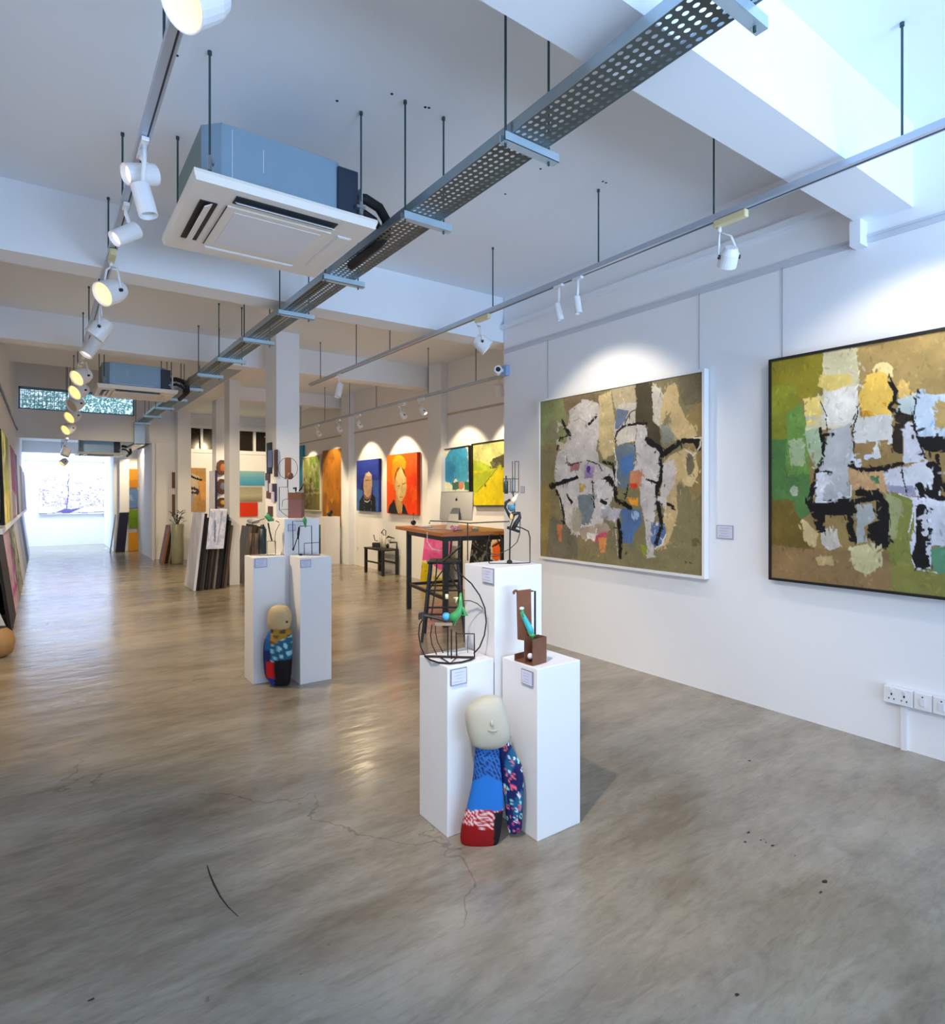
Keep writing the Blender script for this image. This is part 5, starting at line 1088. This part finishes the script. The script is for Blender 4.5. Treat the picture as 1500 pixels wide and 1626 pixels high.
q = MB(); q.tube([atD(*z1_(x, y), sD-.15) for x, y in ((1040, 1245), (1040, 1180), (965, 1180))], .016, 6); q.build('arch', BLACK, t); q = MB(); q.ell(tuple(atD(*z1_(965, 1150), sD-.15)), (.04, .03, .035)); q.build('pale_stone', mat('pale_figure_stone', (190, 184, 172), .6), t, smooth=True)
tag(MB().box(X2-.01, X2, onX(566, 870, X2).y-.08, onX(566, 870, X2).y, .32, .4).build('power_socket', WHITE, bevel=.002), 'small white power socket low on the rear wall left of the black table', 'socket')
# back wall small canvases (Y 17.5)
def artY(label, px0, px1, py0, py1, Y, shapes, base, off=.04, res=(30, 30), side=(220, 215, 205), seed=1, group=None, name='canvas_painting', fr=None):
    a = onY(px0, (py0+py1)/2, Y-off); b_ = onY(px1, (py0+py1)/2, Y-off); z1 = onY((px0+px1)/2, py0, Y-off).z; z0 = onY((px0+px1)/2, py1, Y-off).z
    O = Vector((a.x, Y-off, z1)); U = Vector((b_.x-a.x, 0, 0)); V = Vector((0, 0, z0-z1))
    img = paint(res[0], res[1], base, shapes, .02, .12, seed, asp=U.length/V.length)
    return tag(canvas(name, O, U, V, img, min(off-.002, .05), side), label, 'painting', group)
artY('sky blue canvas at the top of the rear stack of three between the columns', 378, 420, 748, 771, 17.5, [('g', 0, .5, (150, 186, 190), (96, 170, 200)), ('g', .5, 1, (96, 170, 200), (64, 150, 196))], (90, 164, 196))
artY('grey beige canvas in the middle of the rear stack between the columns', 379, 416, 773, 796, 17.5, [('g', 0, .6, (164, 160, 136), (186, 182, 158)), ('g', .6, 1, (186, 182, 158), (140, 134, 104))], (168, 162, 138))
artY('red orange canvas at the bottom of the rear stack between the columns', 378, 409, 798, 820, 17.5, [], (226, 58, 20), side=(180, 40, 16))
artY('brown and cream abstract canvas on the rear wall seen between far columns', 300, 327, 743, 812, 17.5, [('p', [(0, 0), (1, 0), (1, 1), (.5, 1), (.4, .5), (0, .5)], (176, 134, 80)), ('p', [(0, .1), (.6, .2), (.5, .6), (.2, .7), (0, .6)], (196, 180, 156)), ('s', [(.1, .2), (.7, .28)], .03, BK), ('s', [(.1, .45), (.5, .5), (.5, .58), (.2, .56)], .04, (52, 40, 60)), ('p', [(0, .6), (.3, .6), (.2, .9), (0, .9)], (150, 148, 170)), ('d', [(.5, .3), (1, .3), (1, 1), (.5, 1)], 5, .05, (206, 150, 84))], (184, 146, 96), res=(40, 60), seed=3)
# art on columns
for i, (py0, py1) in enumerate(((730, 755), (760, 785), (790, 806))):
    c = onY(352, (py0+py1)/2, 12.87); hh = abs(onY(352, py0, 12.87).z-onY(352, py1, 12.87).z)/2
    t = thing('oval_plaque', ('top', 'middle', 'lowest')[i]+' of three dark oval plaques on the third column', 'plaque', c-UP*hh)
    n = 10; pts = [(c.x+.10*math.cos(2*math.pi*k/n), c.z+hh*math.sin(2*math.pi*k/n)) for k in range(n)]
    b = MB(); b.add([(x, 12.84, z) for x, z in pts]+[(x, 12.9, z) for x, z in pts], [tuple(range(n)), tuple(range(n, 2*n))[::-1]]+[(k, n+k, n+(k+1) % n, (k+1) % n) for k in range(n)]); b.build('plaque_base', mat('burnt_brown', (84, 48, 30), .5, noise=.4, scale=14), t)
    MB().ell((c.x+.01, 12.84, c.z), (.05, .012, hh*.5)).build('painted_centre', (mat('orange_glaze', (190, 104, 40), .4), mat('slate_blue_glaze', (110, 120, 150), .4), mat('ochre_glaze', (196, 150, 60), .4))[i], t, smooth=True)
yy = (onX(333, 770, 2.80).y, onX(342, 770, 2.80).y)
lean('pale canvas with a dark edge on the side of the third column', (2.79, yy[0], 1.98), (0, yy[1]-yy[0], 0), (0, 0, -.86), [], (222, 222, 236), (8, 8), .045, side=(40, 38, 70))
lc1 = [((423, 430), (703, 752), (26, 26, 44), 'navy upright panel high on the side of the nearest column'), ((433.5, 437.5), (714, 757), (84, 44, 36), 'narrow brown panel beside the navy one on the nearest column'), ((424, 429), (715, 742), (110, 130, 180), 'slim pale blue slat over the navy panel on the nearest column'),
 ((421, 427), (751, 768), (70, 46, 46), 'small brown block below the navy panel on the nearest column'), ((421, 424), (763, 780), (196, 200, 226), 'small white slat left of centre on the nearest column'), ((426, 429.5), (767, 782), (206, 206, 230), 'second small white slat on the nearest column'), ((430.5, 437), (768, 796), (50, 34, 60), 'dark purple block at mid height on the nearest column'),
 ((421, 428), (779, 791), (90, 52, 48), 'low reddish block on the nearest column'), ((429, 433), (781, 797), (200, 196, 222), 'lowest pale slat on the nearest column'), ((425, 431), (804, 820), (86, 38, 34), 'short maroon panel above the bird sculpture on the nearest column')]
for i, ((xa, xb), (ya, yb), c, lab) in enumerate(lc1):
    of = .02+.012*(i % 3); A_ = onX(xa, (ya+yb)/2, 2.5-of); B_ = onX(xb, (ya+yb)/2, 2.5-of); z1 = onX((xa+xb)/2, ya, 2.5-of).z; z0 = onX((xa+xb)/2, yb, 2.5-of).z
    xa_, xb_ = (2.466, 2.4795) if i in (2, 4, 5, 8) else (2.48, 2.499)
    tag(MB().box(xa_, xb_, B_.y, A_.y, z0, z1).build('relief_block', mat('block_paint_%d' % i, c, .5, noise=.15, scale=12)), lab, 'relief', 'relief blocks on the nearest column')
for i, (ya, yb) in enumerate(((750, 775), (785, 819))):
    A_ = onY(273.5, (ya+yb)/2, 15.46); B_ = onY(281, (ya+yb)/2, 15.46); tag(MB().box(A_.x, B_.x, 15.45, 15.5, onY(277, yb, 15.46).z, onY(277, ya, 15.46).z).build('wood_plaque', BROWN), ('upper', 'lower')[i]+' brown wooden plaque on the pinkish partition wall', 'plaque')
# stack of canvases by the second column
rs = random.Random(11); x = 1.885; mats_ = [(206, 212, 232), (30, 26, 26), (46, 40, 36), (120, 112, 100), (26, 24, 26), (60, 54, 50), (36, 34, 36), (140, 132, 122), (30, 30, 34), (70, 62, 56), (44, 40, 42), (96, 80, 66)]
labs = ['white canvas at the front of the stack leaning by the second column', 'black canvas right behind the white one in the column stack', 'third canvas of the column stack, dark brown edge', 'fourth canvas of the column stack, grey-tan edge', 'fifth canvas of the column stack, black edge', 'sixth canvas of the column stack, grey-brown edge', 'seventh canvas of the column stack, charcoal edge', 'eighth canvas of the column stack, light taupe edge', 'ninth canvas of the column stack, black-blue edge', 'tenth canvas of the column stack, brown-grey edge', 'eleventh canvas of the column stack, dark plum-grey edge', 'last canvas of the column stack, brown edge against the column']
hs = [1.21, 1.20, 1.0, .98, 1.12, 1.1, 1.18, 1.2, 1.22, 1.18, 1.08, 1.0]
for i in range(12):
    th = .036; L_ = .72-.01*i; y1 = 10.06+.73-.0*i; h_ = hs[i]; dx = .13*h_/1.2
    lean(labs[i], (x+dx, y1-.02*(i % 3), h_), (0, -L_+.03*(i % 2), 0), (-dx, 0, -h_+.006), [], mats_[i] if i == 0 else tuple(min(255, c+20) for c in mats_[i]), (8, 10), th, side=mats_[i], grain=.2, group='canvases stacked against the second column')
    x += .043
O_ = onY(333.5, 808, 9.92)
lean('small crumpled white canvas propped upright on the near end of the column stack', O_, (onY(361, 808, 9.92)-O_)*1.0, (-.06, -.01, onY(347, 871, 9.92).z-O_.z), [('d', [(0, 0), (1, 0), (1, 1), (0, 1)], 10, .02, (176, 184, 216)), ('s', [(.35, .3), (.45, .8)], .03, (120, 126, 160)), ('s', [(.7, .1), (.6, .9)], .02, (150, 156, 190)), ('p', [(0, 0), (1, 0), (1, .04), (0, .04)], (236, 236, 240))], (206, 210, 232), (40, 60), .03, side=(30, 30, 40), seed=5)
for i, (px, c, h_, lab) in enumerate(((383, (112, 106, 98), .95, 'grey canvas leaning behind the far left plinth'), (390, (72, 60, 46), .98, 'dark olive canvas leaning behind the far left plinth'), (398, (100, 84, 60), .92, 'tan-brown canvas leaning behind the far left plinth'), (406, (54, 36, 28), .94, 'dark brown canvas leaning behind the far left plinth'))):
    p = onZ(px, 925, 0)
    lean(lab, (p.x+.14, p.y+.5, h_), (0, -.5, 0), (-.14, 0, -h_+.005), [], tuple(min(255, v+14) for v in c), (8, 8), .05, side=c, grain=.25)
p = onZ(389, 925, 0)
tag(MB().ell((p.x+.20, p.y+.22, 1.035), (.11, .14, .05)).build('white_bundle', mat('white_cloth', (214, 214, 222), .8, bump=.3), smooth=True), 'white cloth bundle on the canvases behind the far left plinth', 'cloth')
# vase with plant, boards
vc = Vector((2.36, 14.3, 0)); t = thing('tall_vase', 'tall pale green vase of dark leafy stems by the far column', 'vase', vc)
MB().lathe(vc, [(.10, 0), (.12, .02), (.13, .3), (.12, .6), (.13, .85), (.12, .86)], 20).build('vase_body', mat('pale_green_glass', (150, 152, 128), .25, noise=.15, scale=14), t, smooth=True)
rl = random.Random(8); q = MB(); st = MB()
for i in range(60):
    a = rl.uniform(0, 6.28); r = rl.uniform(.02, .2); c = vc+Vector((math.cos(a)*r, math.sin(a)*r, rl.uniform(.9, 1.16))); d = Vector((math.cos(a), math.sin(a), rl.uniform(-.3, 1))).normalized()*.05; w = d.cross(UP).normalized()*.02
    q.add([c-d, c-w, c+d, c+w], [(0, 1, 2, 3)])
    if i % 5 == 0: st.tube([vc+UP*.8, c], .005, 5)
q.build('leaves', LEAF, t); st.build('stems', DKBR, t)
for i, (dx, c, lab) in enumerate(((0, (150, 96, 58), 'reddish brown board leaning left of the tall vase'), (.06, (36, 28, 24), 'black board leaning left of the tall vase'), (.12, (140, 120, 92), 'tan board leaning left of the tall vase'), (.18, (40, 34, 28), 'dark board nearest the tall vase'))):
    lean(lab, (2.24+dx*.7, 15.0, .82), (0, -.5, 0), (-.14+dx*.2, 0, -.815), [], c, (6, 8), .04, side=c, grain=.2)
# rear left stack of four coloured canvases
for i, (ya, yb, c, sh, lab) in enumerate(((745, 774, (196, 134, 30), [('p', [(0, .6), (1, .55), (1, 1), (0, 1)], (176, 116, 28))], 'topmost canvas of the rear column of four, golden orange'), (778, 806, (86, 122, 178), [('d', [(0, 0), (1, 0), (1, .6), (0, .6)], 4, .0, (130, 152, 186))], 'blue canvas, second of the rear column of four'),
    (809, 837.5, (104, 140, 36), [('p', [(0, .4), (1, .5), (1, 1), (0, 1)], (92, 128, 22))], 'green canvas, third of the rear column of four'), (845, 874, (206, 146, 32), [], 'lowest canvas of the rear column of four, plain orange'))):
    artY(lab, 204.5, 240, ya, yb, 18.2, sh, c, off=.05, seed=i+2)
# white panel with dark canvas below it
A_ = onY(190, 770, 18.1); B_ = onY(205, 770, 18.1)
tag(MB().box(A_.x, B_.x, 18.1, 18.19, 1.03, 2.42).build('display_board', WHITE), 'white upright panel above the navy canvas in the rear passage', 'panel')
lean('navy blue canvas leaning in the rear passage beside the four coloured ones', (A_.x+.0, 18.09, 1.02), (B_.x-A_.x-.01, 0, 0), (-.1, -.1, -1.015), [], (18, 24, 52), (6, 10), .08, side=(14, 16, 34))
lean('thin pale canvas leaning left of the navy one in the rear passage', (A_.x-.10, 18.22, .98), (-.02, -.26, 0), (-.12, -.0, -.975), [], (190, 206, 226), (6, 8), .03, side=(120, 150, 180))
# far tree painting
artY('large pale canvas of a tree with violet dots on the skylit far wall', 62, 176, 752, 816, 21.38, [('d', [(0, 0), (1, 0), (1, .85), (0, .85)], 50, .06, (190, 176, 220)), ('d', [(0, 0), (1, 0), (1, .8), (0, .8)], 46, .12, (140, 120, 196)), ('d', [(0, 0), (1, 0), (1, .85), (0, .85)], 60, .1, (190, 170, 130)), ('p', [(0, .9), (.3, .94), (.42, .84), (.52, .9), (.7, .82), (1, .9), (1, 1), (0, 1)], (232, 232, 240)), ('s', [(.40, 0), (.38, .9)], .012, (70, 60, 130)), ('p', [(.22, .96), (.36, .86), (.44, .88), (.6, .84), (.42, .98)], (104, 90, 150)), ('s', [(0, .99), (1, .96)], .012, (90, 90, 130))], (226, 224, 240), off=.05, res=(150, 90), seed=2)
# ================================================================== LEFT WALL: LEDGE AND TWO TIERS OF CANVASES
tag(MB().box(XL, XL+.12, 7.6, 19.0, 1.10, 1.16).build('picture_ledge', WHITE), 'long white picture ledge along the left wall', 'ledge')
up = [((150, 160, 50), 'green and yellow canvas nearest on the left wall ledge'), ((226, 226, 220), 'white canvas after the green one on the left wall ledge'), ((190, 84, 140), 'magenta canvas on the left wall ledge'), ((44, 50, 110), 'navy canvas on the left wall ledge'), ((216, 220, 232), 'white canvas after the navy one on the left ledge'), ((150, 150, 160), 'grey canvas on the left wall ledge'), ((214, 204, 216), 'pinkish white canvas on the left wall ledge'), ((120, 120, 150), 'slate canvas on the left wall ledge'), ((220, 226, 240), 'farthest pale canvas on the left wall ledge')]
y = 8.3
for i, (c, lab) in enumerate(up):
    Lw = (1.5, .7, 1.5, .9, 1.3, 1.2, 1.2, 1.1, 1.2)[i]; hh = (1.05, 1.0, 1.02, 1.0, .95, .9, .9, .86, .8)[i]
    sh = [('p', [(0, .7), (1, .6), (1, 1), (0, 1)], (196, 184, 80)), ('d', [(0, 0), (1, 0), (1, 1), (0, 1)], 6, .05, (226, 220, 150))] if i == 0 else ([('p', [(0, .6), (1, .7), (1, 1), (0, 1)], (214, 200, 216))] if i == 2 else [])
    lean(lab, (XL+.075, y, 1.165+hh), (0, Lw, 0), (.035, 0, -hh), sh, c, (30, 30), .03, side=(24, 20, 26), seed=i, group='canvases standing on the left wall ledge')
    y += Lw+.04
lo = [((40, 34, 30), 'black-edged dark canvas nearest on the floor by the left wall'), ((222, 190, 214), 'pink and white canvas on the floor by the left wall'), ((176, 178, 160), 'speckled grey-green canvas on the floor by the left wall'), ((214, 218, 230), 'pale canvas on the floor by the left wall after the speckled one'), ((190, 196, 216), 'light blue-grey canvas on the floor by the left wall'), ((54, 60, 96), 'dark blue canvas leaning near the far end of the left wall'), ((196, 206, 222), 'farthest pale canvas leaning on the floor by the left wall')]
y = 8.2
for i, (c, lab) in enumerate(lo):
    Lw = (1.1, 1.5, 1.6, 1.6, 1.5, 1.6, 1.6)[i]; hh = 1.02
    sh = [('d', [(0, .3), (1, .2), (1, .8), (0, .8)], 6, .0, (206, 96, 180))] if i == 1 else ([('d', [(0, 0), (1, 0), (1, 1), (0, 1)], 16, .02, (90, 96, 80))] if i == 2 else [])
    lean(lab, (XL+.045, y, hh), (0, Lw, 0), (.13, 0, -hh+.005), sh, c, (30, 24), .03, side=(22, 18, 22), seed=i+20, group='canvases leaning on the floor by the left wall')
    y += Lw+.05
t = thing('woven_pot', 'rounded tan pot cut off at the left edge of the picture', 'pot', (-.43+.06, 6.9, 0))
pc = Vector((XL+.12, 7.05, 0)); MB().lathe(pc, [(.05, 0), (.10, .04), (.12, .13), (.10, .22), (.06, .26), (.05, .27)], 24).build('pot_body', mat('tan_clay', (166, 128, 82), .6, noise=.15, scale=12), t, smooth=True)
MB().lathe(pc+UP*.27, [(.05, 0), (.052, .006), (.045, .01)], 20).build('pot_rim', DKBR, t, smooth=True)
lean('pale blue folded canvas on the floor behind the tan pot', (XL+.03, 7.35, .42), (0, .6, 0), (.14, 0, -.415), [], (180, 196, 226), (8, 8), .03, side=(110, 120, 150))
